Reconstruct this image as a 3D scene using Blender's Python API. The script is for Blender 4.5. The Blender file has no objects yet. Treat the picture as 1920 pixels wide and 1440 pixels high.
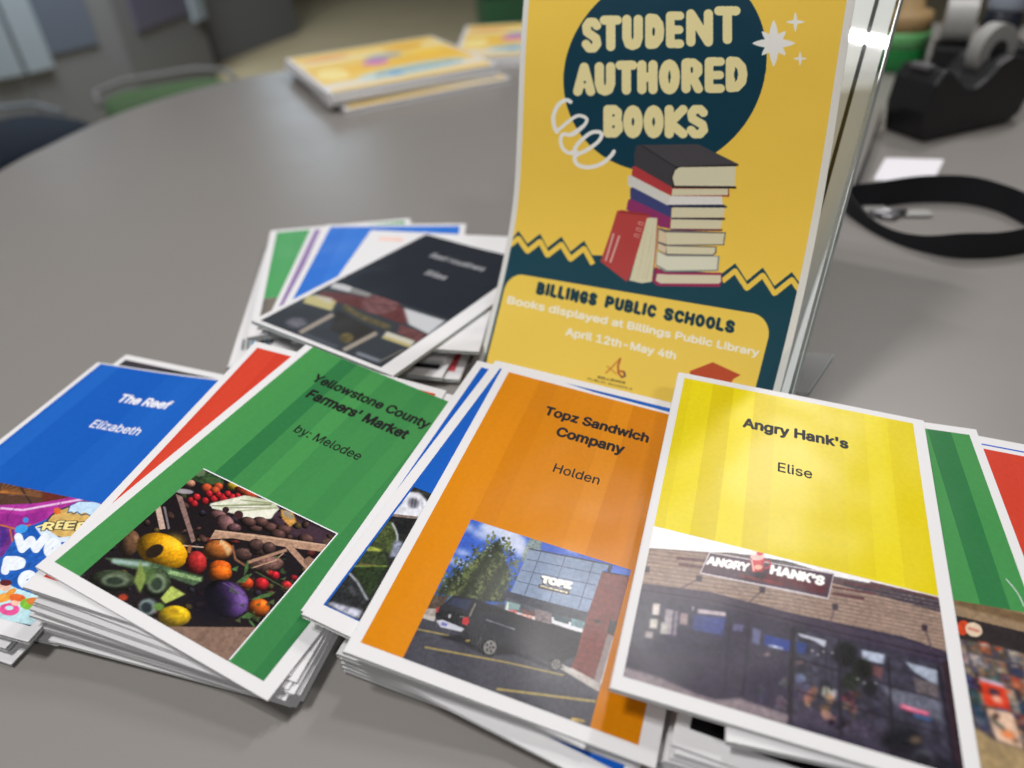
import bpy, math, os, random
import numpy as np

# ------------------------------------------------------------------ camera, world, lamps
MM = 0.001
FPX, PITCH, ROLL, CAMH = 1363.64, math.radians(36.3134), math.radians(-3.8330), 319.72   # px (1920 wide), mm
scene = bpy.context.scene
COL = scene.collection
cp, sp_ = math.cos(PITCH), math.sin(PITCH)
FW = np.array([0, cp, -sp_])
_r0, _u0 = np.array([1.0, 0, 0]), np.array([0, sp_, cp])
CR = math.cos(ROLL) * _r0 + math.sin(ROLL) * _u0
CU = -math.sin(ROLL) * _r0 + math.cos(ROLL) * _u0
CC = np.array([0, 0, CAMH])

from mathutils import Matrix, Vector
cam = bpy.data.cameras.new('camera')
cam.sensor_width = 36.0
cam.lens = FPX / 1920 * 36.0
cam.clip_start, cam.clip_end = 0.01, 60
cam.dof.use_dof = True
cam.dof.focus_distance = 0.40
cam.dof.aperture_fstop = 3.8
camo = bpy.data.objects.new('camera', cam)
COL.objects.link(camo)
camo.matrix_world = Matrix(((CR[0], CU[0], -FW[0], 0), (CR[1], CU[1], -FW[1], 0), (CR[2], CU[2], -FW[2], CAMH * MM), (0, 0, 0, 1)))
scene.camera = camo

world = bpy.data.worlds.new('World')
scene.world = world
world.use_nodes = True
world.node_tree.nodes['Background'].inputs[0].default_value = (1.0, 0.97, 0.94, 1)
world.node_tree.nodes['Background'].inputs[1].default_value = 0.07


def lamp(name, loc, target, sx, sy, power, color, along=None):
    d = bpy.data.lights.new(name, 'AREA')
    d.shape = 'RECTANGLE'
    d.size, d.size_y = sx, sy
    d.energy = power
    d.color = color
    o = bpy.data.objects.new(name, d)
    COL.objects.link(o)
    loc, target = Vector(loc), Vector(target)
    z = (loc - target).normalized()
    if along is None:
        along = Vector((1, 0, 0))
    x = Vector(along)
    x = (x - z * x.dot(z)).normalized()
    y = z.cross(x)
    o.matrix_world = Matrix(((x.x, y.x, z.x, loc.x), (x.y, y.y, z.y, loc.y), (x.z, y.z, z.z, loc.z), (0, 0, 0, 1)))
    return o


lamp('front_fill_lamp', (1.24, 1.76, 2.0), (0.15, 0.28, 0), 0.45, 0.15, 19.5, (1.0, 0.97, 0.95), (0.6, 0.8, 0))
lamp('front_fill_lamp', (0.55, 1.19, 2.0), (0.15, 0.28, 0), 0.26, 0.14, 12, (1.0, 0.97, 0.95), (0.8, 0.6, 0))
for (lx, ly), pw in (((-0.680, 0.359), 15.0), ((-0.853, 0.218), 7.5), ((-0.956, 0.122), 7.5)):
    lamp('ceiling_tube', (lx, ly, 2.0), (lx * 0.4, ly, 0), 0.30, 0.011, pw, (1.0, 0.97, 0.95), (0.63, -0.78, 0))
lamp('front_fill_lamp', (0.85, -1.7, 2.6), (0.15, 0.45, 0.1), 0.4, 0.2, 20, (1.0, 0.97, 0.95), (1, 0, 0))  # added fill behind the camera, brightens the poster and insert sheet
lamp('front_fill_lamp', (-1.6, 3.3, 1.5), (-2.3, 5.6, -0.3), 1.2, 0.6, 105, (0.94, 0.98, 1.0), (1, 0, 0))  # added fill facing the cabinets, lifts the background beyond the table
lamp('window_light', (-1.75, 7.5, 1.45), (-0.3, 1.2, 0), 0.9, 1.5, 10, (0.74, 0.88, 1.0))

vs = scene.view_settings
vs.view_transform = 'Standard'
vs.look = 'None'
vs.exposure, vs.gamma = -0.02, 1.0
vs.use_curve_mapping = False
scene.render.engine = 'CYCLES'
scene.cycles.max_bounces = 8
scene.cycles.transparent_max_bounces = 12

rng = np.random.default_rng(7)
random.seed(7)


# ------------------------------------------------------------------ small helpers
def lin(c):
    c = np.asarray(c, float) / 255.0
    return np.where(c <= 0.04045, c / 12.92, ((c + 0.055) / 1.055) ** 2.4)


def lin4(c):
    l = lin(c)
    return (float(l[0]), float(l[1]), float(l[2]), 1.0)


def ray(px, py):
    return FW + CR * (px - 960) / FPX - CU * (py - 720) / FPX


def unproj(px, py, z=0.0):
    d = ray(px, py)
    return CC + d * ((z - CC[2]) / d[2])


def new_mat(name, color=(0.5, 0.5, 0.5, 1), rough=0.5, spec=0.5, metal=0.0):
    m = bpy.data.materials.new(name)
    m.use_nodes = True
    b = m.node_tree.nodes['Principled BSDF']
    b.inputs['Base Color'].default_value = color
    b.inputs['Roughness'].default_value = rough
    b.inputs['Specular IOR Level'].default_value = spec
    b.inputs['Metallic'].default_value = metal
    return m, m.node_tree, b


def add_bump(nt, b, scale, strength, detail=3.0, dist=0.0005, coord='Object'):
    tc = nt.nodes.new('ShaderNodeTexCoord')
    n = nt.nodes.new('ShaderNodeTexNoise')
    n.inputs['Scale'].default_value = scale
    n.inputs['Detail'].default_value = detail
    bp = nt.nodes.new('ShaderNodeBump')
    bp.inputs['Strength'].default_value = strength
    bp.inputs['Distance'].default_value = dist
    nt.links.new(tc.outputs[coord], n.inputs['Vector'])
    nt.links.new(n.outputs['Fac'], bp.inputs['Height'])
    nt.links.new(bp.outputs['Normal'], b.inputs['Normal'])
    return tc, n


def add_wave(nt, b, tc, scale=22, strength=0.3, dist=0.004):
    """paper never lies quite flat: a broad, faint wave under the fine grain"""
    fine = [n for n in nt.nodes if n.type == 'BUMP'][0]
    n = nt.nodes.new('ShaderNodeTexNoise')
    n.inputs['Scale'].default_value = scale
    n.inputs['Detail'].default_value = 1
    bp = nt.nodes.new('ShaderNodeBump')
    bp.inputs['Strength'].default_value = strength
    bp.inputs['Distance'].default_value = dist
    nt.links.new(tc.outputs['Object'], n.inputs['Vector'])
    nt.links.new(n.outputs['Fac'], bp.inputs['Height'])
    nt.links.new(bp.outputs['Normal'], fine.inputs['Normal'])


def noise_color(nt, b, tc, c1, c2, scale, detail=4.0):
    n = nt.nodes.new('ShaderNodeTexNoise')
    n.inputs['Scale'].default_value = scale
    n.inputs['Detail'].default_value = detail
    r = nt.nodes.new('ShaderNodeMix')
    r.data_type = 'RGBA'
    r.inputs[6].default_value = c1
    r.inputs[7].default_value = c2
    nt.links.new(tc.outputs['Object'], n.inputs['Vector'])
    nt.links.new(n.outputs['Fac'], r.inputs[0])
    nt.links.new(r.outputs[2], b.inputs['Base Color'])


def mesh_obj(name, V, F, mat=None, parent=None, colors=None, smooth=False, scale=MM):
    """V: (n,3) array in mm; F: list / array of faces."""
    me = bpy.data.meshes.new(name)
    V = np.asarray(V, np.float64) * scale
    if isinstance(F, np.ndarray):
        k = F.shape[1]
        me.vertices.add(len(V))
        me.vertices.foreach_set('co', V.astype(np.float32).ravel())
        me.loops.add(F.size)
        me.polygons.add(len(F))
        me.loops.foreach_set('vertex_index', F.astype(np.int32).ravel())
        me.polygons.foreach_set('loop_start', np.arange(0, F.size, k, dtype=np.int32))
        me.update(calc_edges=True)
    else:
        me.from_pydata([tuple(v) for v in V], [], F)
        me.update()
    if smooth:
        me.polygons.foreach_set('use_smooth', np.ones(len(me.polygons), bool))
    if colors is not None:
        a = me.color_attributes.new('Col', 'FLOAT_COLOR', 'POINT')
        c4 = np.ones((len(V), 4), np.float32)
        c4[:, :3] = colors
        a.data.foreach_set('color', c4.ravel())
    if mat is not None:
        me.materials.append(mat)
    o = bpy.data.objects.new(name, me)
    COL.objects.link(o)
    if parent is not None:
        o.parent = parent
    return o


def tag(o, label=None, cat=None, group=None, kind=None):
    if label:
        o['label'] = label
    if cat:
        o['category'] = cat
    if group:
        o['group'] = group
    if kind:
        o['kind'] = kind
    return o


def empty(name, loc, rz=0.0):
    o = bpy.data.objects.new(name, None)
    COL.objects.link(o)
    o.empty_display_size = 0.02
    o.location = [float(a) * MM for a in loc]
    o.rotation_euler = (0, 0, rz)
    return o


class MB:
    """collects simple solids (mm)"""

    def __init__(s):
        s.V, s.F = [], []

    def add(s, v, f):
        n = len(s.V)
        s.V += [tuple(map(float, p)) for p in v]
        s.F += [tuple(i + n for i in q) for q in f]

    def box(s, x0, x1, y0, y1, z0, z1, rot=0.0, off=(0, 0, 0)):
        c, n = math.cos(rot), math.sin(rot)
        v = []
        for z in (z0, z1):
            for x, y in ((x0, y0), (x1, y0), (x1, y1), (x0, y1)):
                v.append((x * c - y * n + off[0], x * n + y * c + off[1], z + off[2]))
        s.add(v, [(3, 2, 1, 0), (4, 5, 6, 7), (0, 1, 5, 4), (1, 2, 6, 5), (2, 3, 7, 6), (3, 0, 4, 7)])

    def lathe(s, prof, cx=0, cy=0, n=28, axis='z', z0=0):
        """prof list of (r,h)"""
        v = []
        for r, h in prof:
            for k in range(n):
                a = 2 * math.pi * k / n
                p = (r * math.cos(a), r * math.sin(a), h)
                if axis == 'y':
                    p = (p[0], p[2], p[1])
                v.append((p[0] + cx, p[1] + cy, p[2] + z0))
        f = []
        for i in range(len(prof) - 1):
            for k in range(n):
                a, b = i * n + k, i * n + (k + 1) % n
                f.append((a, b, b + n, a + n) if axis == 'z' else (a, a + n, b + n, b))
        m = (len(prof) - 1) * n
        f.append(tuple(range(n))[::-1] if axis == 'z' else tuple(range(n)))
        f.append(tuple(range(m, m + n)) if axis == 'z' else tuple(range(m, m + n))[::-1])
        s.add(v, f)

    def tube(s, path, r, n=8, closed=False):
        P = [Vector(p) for p in path]
        v, f = [], []
        for i, p in enumerate(P):
            a = P[i - 1] if (i or closed) else P[0]
            b = P[(i + 1) % len(P)] if (i < len(P) - 1 or closed) else P[-1]
            t = (b - a).normalized()
            u = t.cross(Vector((0, 0, 1)))
            if u.length < 1e-3:
                u = t.cross(Vector((1, 0, 0)))
            u.normalize()
            w = t.cross(u)
            for k in range(n):
                q = 2 * math.pi * k / n
                v.append(p + (u * math.cos(q) + w * math.sin(q)) * r)
        m = len(P)
        for i in range(m if closed else m - 1):
            j = (i + 1) % m
            for k in range(n):
                k2 = (k + 1) % n
                f.append((i * n + k, i * n + k2, j * n + k2, j * n + k))
        if not closed:
            f.append(tuple(range(n))[::-1])
            f.append(tuple(range((m - 1) * n, m * n)))
        s.add(v, f)

    def extrude(s, outline, y0, y1):
        """outline in (x,z), extruded along y"""
        n = len(outline)
        v = [(x, y0, z) for x, z in outline] + [(x, y1, z) for x, z in outline]
        f = [tuple(range(n)), tuple(range(n, 2 * n))[::-1]]
        for i in range(n):
            j = (i + 1) % n
            f.append((i, i + n, j + n, j))
        s.add(v, f)

    def build(s, name, mat, parent=None, bevel=0.0, smooth=False, seg=2):
        o = mesh_obj(name, np.array(s.V), s.F, mat, parent, smooth=smooth)
        if bevel:
            b = o.modifiers.new('bevel', 'BEVEL')
            b.width = bevel * MM
            b.segments = seg
            b.limit_method = 'ANGLE'
        return o


# ------------------------------------------------------------------ raster helpers (used for printed pictures)
def fill_mask(contours, h, w):
    """non-zero winding fill of contours [(n,2) arrays in x(right), y(down) pixels] on an h*w grid"""
    acc = np.zeros((h, w + 1), np.float32)
    for P in contours:
        Q = np.roll(P, -1, axis=0)
        for (xa, ya), (xb, yb) in zip(P, Q):
            if ya == yb:
                continue
            s = 1.0
            if ya > yb:
                xa, ya, xb, yb, s = xb, yb, xa, ya, -1.0
            r0, r1 = max(0, math.ceil(ya - 0.5)), min(h - 1, math.ceil(yb - 0.5) - 1)
            if r1 < r0:
                continue
            rows = np.arange(r0, r1 + 1)
            xs = xa + (rows + 0.5 - ya) * (xb - xa) / (yb - ya)
            cols = np.clip(np.ceil(xs - 0.5), 0, w).astype(int)
            np.add.at(acc, (rows, cols), s)
    return np.abs(np.cumsum(acc, axis=1)[:, :w]) > 0.5


def blur(a, sg):
    if sg <= 0.05:
        return a
    r = max(1, int(3 * sg))
    k = np.exp(-0.5 * (np.arange(-r, r + 1) / sg) ** 2)
    k /= k.sum()
    for ax in (0, 1):
        pad = [(0, 0)] * a.ndim
        pad[ax] = (r, r)
        b = np.pad(a, pad, mode='edge')
        n = a.shape[ax]
        a = sum(k[i] * (b[i:i + n] if ax == 0 else b[:, i:i + n]) for i in range(2 * r + 1))
    return a


def vnoise(h, w, cell, seed=0, octaves=3):
    g = np.random.default_rng(seed)
    out = np.zeros((h, w))
    amp, tot = 1.0, 0.0
    for _ in range(octaves):
        gh, gw = int(h / cell) + 3, int(w / cell) + 3
        t = g.random((gh, gw))
        y, x = np.arange(h) / cell, np.arange(w) / cell
        yi, xi = y.astype(int), x.astype(int)
        fy, fx = y - yi, x - xi
        fy, fx = (fy * fy * (3 - 2 * fy))[:, None], (fx * fx * (3 - 2 * fx))[None]
        A, B = t[yi][:, xi], t[yi][:, xi + 1]
        Cc, D = t[yi + 1][:, xi], t[yi + 1][:, xi + 1]
        out += amp * ((A * (1 - fx) + B * fx) * (1 - fy) + (Cc * (1 - fx) + D * fx) * fy)
        tot += amp
        amp *= 0.55
        cell = max(1.2, cell / 2)
    return out / tot


# --- glyph contours, with overlapping contours united
_fp = os.path.join(bpy.utils.system_resource('DATAFILES'), 'fonts', 'Inter.woff2')
try:
    FONT = bpy.data.fonts.load(_fp)
except Exception:
    FONT = None


def text_contours(s):
    c = bpy.data.curves.new('txt', 'FONT')
    c.body = s
    if FONT:
        c.font = FONT
    c.resolution_u = 6
    o = bpy.data.objects.new('txt', c)
    COL.objects.link(o)
    bpy.context.view_layer.update()
    k = o.to_curve(bpy.context.evaluated_depsgraph_get(), apply_modifiers=False)
    out = []
    for sp in k.splines:
        bp = sp.bezier_points
        n = len(bp)
        pts = []
        for i in range(n):
            a, b = bp[i], bp[(i + 1) % n]
            p0, p1, p2, p3 = [np.array(q[:2]) for q in (a.co, a.handle_right, b.handle_left, b.co)]
            for t in np.linspace(0, 1, 6, endpoint=False):
                pts.append(p0 * (1 - t) ** 3 + 3 * p1 * t * (1 - t) ** 2 + 3 * p2 * t * t * (1 - t) + p3 * t ** 3)
        if len(pts) > 2:
            out.append(np.array(pts))
    o.to_curve_clear()
    bpy.data.objects.remove(o)
    bpy.data.curves.remove(c)
    return out


_tcache = {}


def text_field(s, bold=0.0, res=72):
    """smooth coverage field of a word in em units: (field, x0, ytop, res)"""
    key = (s, bold, res)
    if key in _tcache:
        return _tcache[key]
    cs = text_contours(s)
    allp = np.concatenate(cs)
    pad = 0.12
    x0, x1 = allp[:, 0].min() - pad, allp[:, 0].max() + pad
    y0, y1 = allp[:, 1].min() - pad, allp[:, 1].max() + pad
    ss = 3
    R = res * ss
    w, h = int((x1 - x0) * R), int((y1 - y0) * R)
    m = fill_mask([np.stack([(c[:, 0] - x0) * R, (y1 - c[:, 1]) * R], 1) for c in cs], h, w)
    if bold > 0:
        r = int(round(bold * R))
        M = m.copy()
        for dy in range(-r, r + 1):
            hw = int(math.sqrt(max(0, r * r - dy * dy)))
            sh = np.roll(m, dy, axis=0)
            cs_ = np.cumsum(np.pad(sh.astype(np.int32), ((0, 0), (hw + 1, hw))), axis=1)
            M |= (cs_[:, 2 * hw + 1:] - cs_[:, :-2 * hw - 1]) > 0
        m = M
    h2, w2 = h // ss * ss, w // ss * ss
    f = m[:h2, :w2].astype(float).reshape(h2 // ss, ss, w2 // ss, ss).mean((1, 3))
    _tcache[key] = (f, x0, y1, res, allp[:, 0].min(), allp[:, 0].max())
    return _tcache[key]


def field_mesh(f):
    """marching squares on a coverage field -> verts (col,row), faces"""
    f = np.pad(blur(f, 0.6), 1)
    h, w = f.shape
    V, F, idx = [], [], {}

    def vid(key, p):
        if key not in idx:
            idx[key] = len(V)
            V.append(p)
        return idx[key]

    def corner(r, c):
        return vid((r, c), (c, r))

    def edge(r0, c0, r1, c1):
        a, b = f[r0, c0], f[r1, c1]
        t = (0.5 - a) / (b - a)
        k = ((r0, c0), (r1, c1)) if (r0, c0) < (r1, c1) else ((r1, c1), (r0, c0))
        return vid(k, (c0 + (c1 - c0) * t, r0 + (r1 - r0) * t))

    ins = f > 0.5
    code = ins[:-1, :-1] * 1 + ins[:-1, 1:] * 2 + ins[1:, 1:] * 4 + ins[1:, :-1] * 8
    for r in range(h - 1):
        row = code[r]
        nz = np.nonzero(row)[0]
        c_prev = None
        i = 0
        while i < len(nz):
            c = nz[i]
            if row[c] == 15:
                j = i
                while j + 1 < len(nz) and nz[j + 1] == nz[j] + 1 and row[nz[j + 1]] == 15 and nz[j + 1] - c < 12:
                    j += 1
                c2 = nz[j] + 1
                F.append((corner(r, c), corner(r, c2), corner(r + 1, c2), corner(r + 1, c)))
                i = j + 1
                continue
            cs = [(r, c), (r, c + 1), (r + 1, c + 1), (r + 1, c)]
            poly = []
            for k in range(4):
                a, b = cs[k], cs[(k + 1) % 4]
                if ins[a]:
                    poly.append(corner(*a))
                if ins[a] != ins[b]:
                    poly.append(edge(*a, *b))
            if len(poly) >= 3:
                F.append(tuple(poly))
            i += 1
    return np.array(V, float) - 1.0, F


class Canvas:
    """a printed picture: painted in source coordinates, kept as vertex colours of a fine grid"""

    def __init__(s, x0, x1, y0, y1, res, to_local, base=(255, 255, 255)):
        s.x0, s.x1, s.y0, s.y1 = x0, x1, y0, y1
        s.ss = 2
        s.nx, s.ny = max(4, int((x1 - x0) * res)), max(4, int((y1 - y0) * res))
        s.w, s.h = s.nx * s.ss, s.ny * s.ss
        s.a = np.empty((s.h, s.w, 3))
        s.a[:] = base
        s.tl = to_local
        s.crop = (0, 0, 1)

    def px(s, p):
        p = np.asarray(p, float).reshape(-1, 2)
        q = np.array([s.crop[0], s.crop[1]]) + p / s.crop[2]
        L = s.tl(q)
        return np.stack([(L[:, 0] - s.x0) / (s.x1 - s.x0) * s.w, (s.y1 - L[:, 1]) / (s.y1 - s.y0) * s.h], 1)

    def mask(s, pts):
        return fill_mask([s.px(pts)], s.h, s.w)

    def poly(s, pts, col, alpha=1.0, soft=0.0, tex=0.0, cell=6, seed=1):
        P = s.px(pts)
        pad = int(3 * soft) + 2
        c0, c1 = int(max(0, P[:, 0].min() - pad)), int(min(s.w, P[:, 0].max() + pad + 1))
        r0, r1 = int(max(0, P[:, 1].min() - pad)), int(min(s.h, P[:, 1].max() + pad + 1))
        if c1 <= c0 or r1 <= r0:
            return
        m = fill_mask([P - [c0, r0]], r1 - r0, c1 - c0).astype(float)
        if soft:
            m = blur(m, soft)
        m = (m * alpha)[..., None]
        col = np.asarray(col, float)
        if tex:
            n = (vnoise(r1 - r0, c1 - c0, cell, seed) - 0.5) * 2 * tex
            col = np.clip(col * (1 + n[..., None]), 0, 255)
        s.a[r0:r1, c0:c1] = s.a[r0:r1, c0:c1] * (1 - m) + col * m

    def line(s, pts, wd, col, **k):
        pts = np.asarray(pts, float)
        for a, b in zip(pts[:-1], pts[1:]):
            d = b - a
            L = np.hypot(*d)
            if L < 1e-6:
                continue
            n = np.array([-d[1], d[0]]) / L * wd / 2
            s.poly([a + n, b + n, b - n, a - n], col, **k)

    def stroke(s, pts, r, col, **k):
        """round-capped line"""
        s.line(pts, 2 * r, col, **k)
        for p in pts:
            s.ell(p[0], p[1], r, r, col, n=16, **k)

    def ell(s, cx, cy, rx, ry, col, rot=0.0, n=26, **k):
        t = np.linspace(0, 2 * math.pi, n, endpoint=False)
        c, q = math.cos(math.radians(rot)), math.sin(math.radians(rot))
        x, y = rx * np.cos(t), ry * np.sin(t)
        s.poly(np.stack([cx + x * c - y * q, cy + x * q + y * c], 1), col, **k)

    def ball(s, cx, cy, rx, ry, col, rot=0.0, soft=0.7, lx=0.45, ly=-0.55, dark=0.22, tex=0.2, seed=3, gloss=0.2):
        """a round fruit as a photograph prints it"""
        o, u, v = s.px([(cx, cy), (cx + rx * math.cos(math.radians(rot)), cy + rx * math.sin(math.radians(rot))),
                        (cx - ry * math.sin(math.radians(rot)), cy + ry * math.cos(math.radians(rot)))])
        A = np.stack([u - o, v - o], 1)
        e = np.abs(A).sum(1) + 3
        c0, c1 = int(max(0, o[0] - e[0])), int(min(s.w, o[0] + e[0]))
        r0, r1 = int(max(0, o[1] - e[1])), int(min(s.h, o[1] + e[1]))
        if c1 <= c0 or r1 <= r0:
            return
        X, Y = np.meshgrid(np.arange(c0, c1) + 0.5 - o[0], np.arange(r0, r1) + 0.5 - o[1])
        I = np.linalg.inv(A)
        a, b = I[0, 0] * X + I[0, 1] * Y, I[1, 0] * X + I[1, 1] * Y
        q = a * a + b * b
        m = np.clip((1.0 - np.sqrt(q)) / (soft * 2 / max(2, min(e))) + 0.5, 0, 1)
        z = np.sqrt(np.clip(1 - q, 0, 1))
        lam = np.clip(a * lx + b * ly + z * 0.7, 0, 1.2)
        n = 1 + (vnoise(r1 - r0, c1 - c0, 9, seed) - 0.5) * 2 * tex
        sh = (dark + (1.08 - dark) * lam)[..., None] * n[..., None]
        c = np.asarray(col, float) * sh + gloss * 255 * np.clip(lam - 0.92, 0, 1)[..., None] * 3
        m = m[..., None]
        s.a[r0:r1, c0:c1] = s.a[r0:r1, c0:c1] * (1 - m) + np.clip(c, 0, 255) * m

    def blur_in(s, pts, sg, feather=6):
        m = blur(s.mask(pts).astype(float), feather)[..., None]
        s.a = s.a * (1 - m) + blur(s.a, sg) * m

    def text(s, st, p0, p1, cap, col, bold=0.0, lean=0.0, res=40, alpha=1.0, soft=0.0):
        """st set from p0 to p1 (baseline ends), cap height in source units, lean = sideways shift of the top"""
        f, x0, yt, R, gx0, gx1 = text_field(st, bold, res)
        p0, p1 = np.array(p0, float), np.array(p1, float)
        ex = (p1 - p0) / (gx1 - gx0)
        ey = np.array([lean, -cap]) / 0.727
        ks = s.px([p0, p0 + ex, p0 + ey])
        # local affine approximation per letter strip keeps perspective
        V, F = field_mesh(f)
        em = np.stack([x0 + V[:, 0] / R - gx0, yt - V[:, 1] / R], 1)
        P = s.px(p0 + em[:, :1] * ex + em[:, 1:] * ey)
        m = np.zeros((s.h, s.w), bool)
        for fc in F:
            q = P[list(fc)]
            c0, c1 = int(q[:, 0].min()) - 1, int(q[:, 0].max()) + 2
            r0, r1 = int(q[:, 1].min()) - 1, int(q[:, 1].max()) + 2
            c0, r0 = max(c0, 0), max(r0, 0)
            c1, r1 = min(c1, s.w), min(r1, s.h)
            if c1 > c0 and r1 > r0:
                m[r0:r1, c0:c1] |= fill_mask([q - [c0, r0]], r1 - r0, c1 - c0)
        mm = m.astype(float)
        if soft:
            mm = blur(mm, soft)
        mm = (mm * alpha)[..., None]
        s.a = s.a * (1 - mm) + np.asarray(col, float) * mm

    def grain(s, amt, cell=3, seed=5):
        n = (vnoise(s.h, s.w, cell, seed, 2) - 0.5) * 2 * amt
        if amt > .03:
            n = n + (vnoise(s.h, s.w, 9, seed + 1, 3) - 0.5) * 0.34
        k = np.clip(1.25 - s.a.mean(2) / 255, 0.08, 1)
        s.a = np.clip(s.a * (1 + (n * k)[..., None]), 0, 255)

    def final(s):
        a = s.a.reshape(s.ny, s.ss, s.nx, s.ss, 3).mean((1, 3))
        return lin(a)


def grid_faces(nx, ny):
    i = np.arange(nx * ny).reshape(ny, nx)
    return np.stack([i[:-1, :-1], i[:-1, 1:], i[1:, 1:], i[1:, :-1]], -1).reshape(-1, 4)[:, ::-1].copy()


# ------------------------------------------------------------------ materials
def paper_mat(name, col, rough=0.5, spec=0.35):
    m, nt, b = new_mat(name, col, rough, spec)
    add_bump(nt, b, 900, 0.12, 3, 0.0003)
    return m


M_PAPER = paper_mat('white_paper', (0.71, 0.71, 0.725, 1), 0.5, 0.32)
M_PAGE = paper_mat('page_paper', (0.62, 0.675, 0.65, 1), 0.75, 0.2)


def print_mat(name, rough=0.33, spec=0.5, bump=0.2):
    m, nt, b = new_mat(name, (1, 1, 1, 1), rough, spec)
    at = nt.nodes.new('ShaderNodeAttribute')
    at.attribute_name = 'Col'
    nt.links.new(at.outputs['Color'], b.inputs['Base Color'])
    tc, _ = add_bump(nt, b, 1500, bump, 2, 0.0002)
    add_wave(nt, b, tc)
    return m


M_PHOTO = print_mat('printed_photo', 0.25, 0.27, 0.3)
M_POSTER = print_mat('printed_poster', 0.5, 0.3, 0.1)


def ink_mat(name, col, rough=0.45):
    return new_mat(name, lin4(col), rough, 0.22)[0]


M_BLACKINK = ink_mat('black_ink', (16, 14, 16))
M_WHITEINK = ink_mat('white_ink', (228, 230, 236))
M_GREYINK = ink_mat('pale_grey_ink', (176, 178, 182))
M_ORANGEINK = ink_mat('coral_ink', (226, 120, 92))

_panel = {}


def panel_mat(c1, c2, width_mm, seed):
    key = (c1, c2, width_mm, seed)
    if key in _panel:
        return _panel[key]
    m, nt, b = new_mat('striped_cover_ink', lin4(c1), 0.27, 0.16)
    tc, n = add_bump(nt, b, 1500, 0.14, 2, 0.0002)
    add_wave(nt, b, tc)
    sx = nt.nodes.new('ShaderNodeSeparateXYZ')
    dv = nt.nodes.new('ShaderNodeMath')
    dv.operation = 'DIVIDE'
    dv.inputs[1].default_value = width_mm * MM
    ad = nt.nodes.new('ShaderNodeMath')
    ad.operation = 'ADD'
    ad.inputs[1].default_value = seed * 7.31
    fl = nt.nodes.new('ShaderNodeMath')
    fl.operation = 'FLOOR'
    wn = nt.nodes.new('ShaderNodeTexWhiteNoise')
    wn.noise_dimensions = '1D'
    mx = nt.nodes.new('ShaderNodeMix')
    mx.data_type = 'RGBA'
    mx.inputs[6].default_value = lin4(c1)
    mx.inputs[7].default_value = lin4(c2)
    L = nt.links.new
    L(tc.outputs['Object'], sx.inputs[0])
    L(sx.outputs['X'], dv.inputs[0])
    L(dv.outputs[0], ad.inputs[0])
    L(ad.outputs[0], fl.inputs[0])
    L(fl.outputs[0], wn.inputs['W'])
    L(wn.outputs['Value'], mx.inputs[0])
    iv = nt.nodes.new('ShaderNodeTexNoise')
    iv.inputs['Scale'].default_value = 420
    iv.inputs['Detail'].default_value = 5
    im = nt.nodes.new('ShaderNodeMapRange')
    im.inputs['To Min'].default_value = 0.90
    im.inputs['To Max'].default_value = 1.10
    hs = nt.nodes.new('ShaderNodeHueSaturation')
    L(tc.outputs['Object'], iv.inputs['Vector'])
    L(iv.outputs['Fac'], im.inputs['Value'])
    L(im.outputs['Result'], hs.inputs['Value'])
    L(mx.outputs[2], hs.inputs['Color'])
    L(hs.outputs['Color'], b.inputs['Base Color'])
    _panel[key] = m
    return m


# ------------------------------------------------------------------ the setting: floor and table
m, nt, b = new_mat('carpet', (0.13, 0.115, 0.075, 1), 0.95, 0.1)
tc, _ = add_bump(nt, b, 300, 0.5, 4, 0.004)
noise_color(nt, b, tc, (0.27, 0.235, 0.15, 1), (0.33, 0.285, 0.185, 1), 2.5)
o = mesh_obj('floor', [(-9000, -4000, -730), (9000, -4000, -730), (9000, 14000, -730), (-9000, 14000, -730)], [(0, 1, 2, 3)], m)
tag(o, kind='structure')


def catmull(P, n=10):
    P = [np.array(p, float) for p in P]
    out = []
    for i in range(len(P)):
        p0, p1, p2, p3 = P[i - 1], P[i], P[(i + 1) % len(P)], P[(i + 2) % len(P)]
        for t in np.linspace(0, 1, n, endpoint=False):
            out.append(0.5 * ((2 * p1) + (-p0 + p2) * t + (2 * p0 - 5 * p1 + 4 * p2 - p3) * t * t + (-p0 + 3 * p1 - 3 * p2 + p3) * t ** 3))
    return np.array(out)


table = empty('table', (200, 700, -730))
tag(table, 'large grey laminate table with a rounded edge under all the books', 'table')
outline = catmull([(-700, 300), (-694, 700), (-684, 1011), (-666, 1114), (-633, 1240), (-582, 1340), (-509, 1425), (-399, 1497), (-220, 1545), (-19, 1570),
                   (400, 1590), (800, 1560), (1050, 1380), (1130, 1000), (1130, 300), (1000, -120), (600, -260), (-100, -260), (-520, -120)], 8)
m, nt, b = new_mat('grey_laminate', (0.27, 0.255, 0.24, 1), 0.30, 0.5)
tc, _ = add_bump(nt, b, 1400, 0.10, 2, 0.0003)
noise_color(nt, b, tc, (0.226, 0.214, 0.201, 1), (0.246, 0.234, 0.221, 1), 1100, 2)
rn = nt.nodes.new('ShaderNodeTexNoise')
rn.inputs['Scale'].default_value = 9
rn.inputs['Detail'].default_value = 6
rmp = nt.nodes.new('ShaderNodeMapRange')
rmp.inputs['From Min'].default_value = 0.3
rmp.inputs['From Max'].default_value = 0.7
rmp.inputs['To Min'].default_value = 0.285
rmp.inputs['To Max'].default_value = 0.335
nt.links.new(tc.outputs['Object'], rn.inputs['Vector'])
nt.links.new(rn.outputs['Fac'], rmp.inputs['Value'])
nt.links.new(rmp.outputs['Result'], b.inputs['Roughness'])
M_LAM = m
n = len(outline)
top = [(x - 200, y - 700, 730) for x, y in outline]
ce = outline.mean(0)
low = [(x - 200, y - 700, 704) for x, y in outline]
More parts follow.
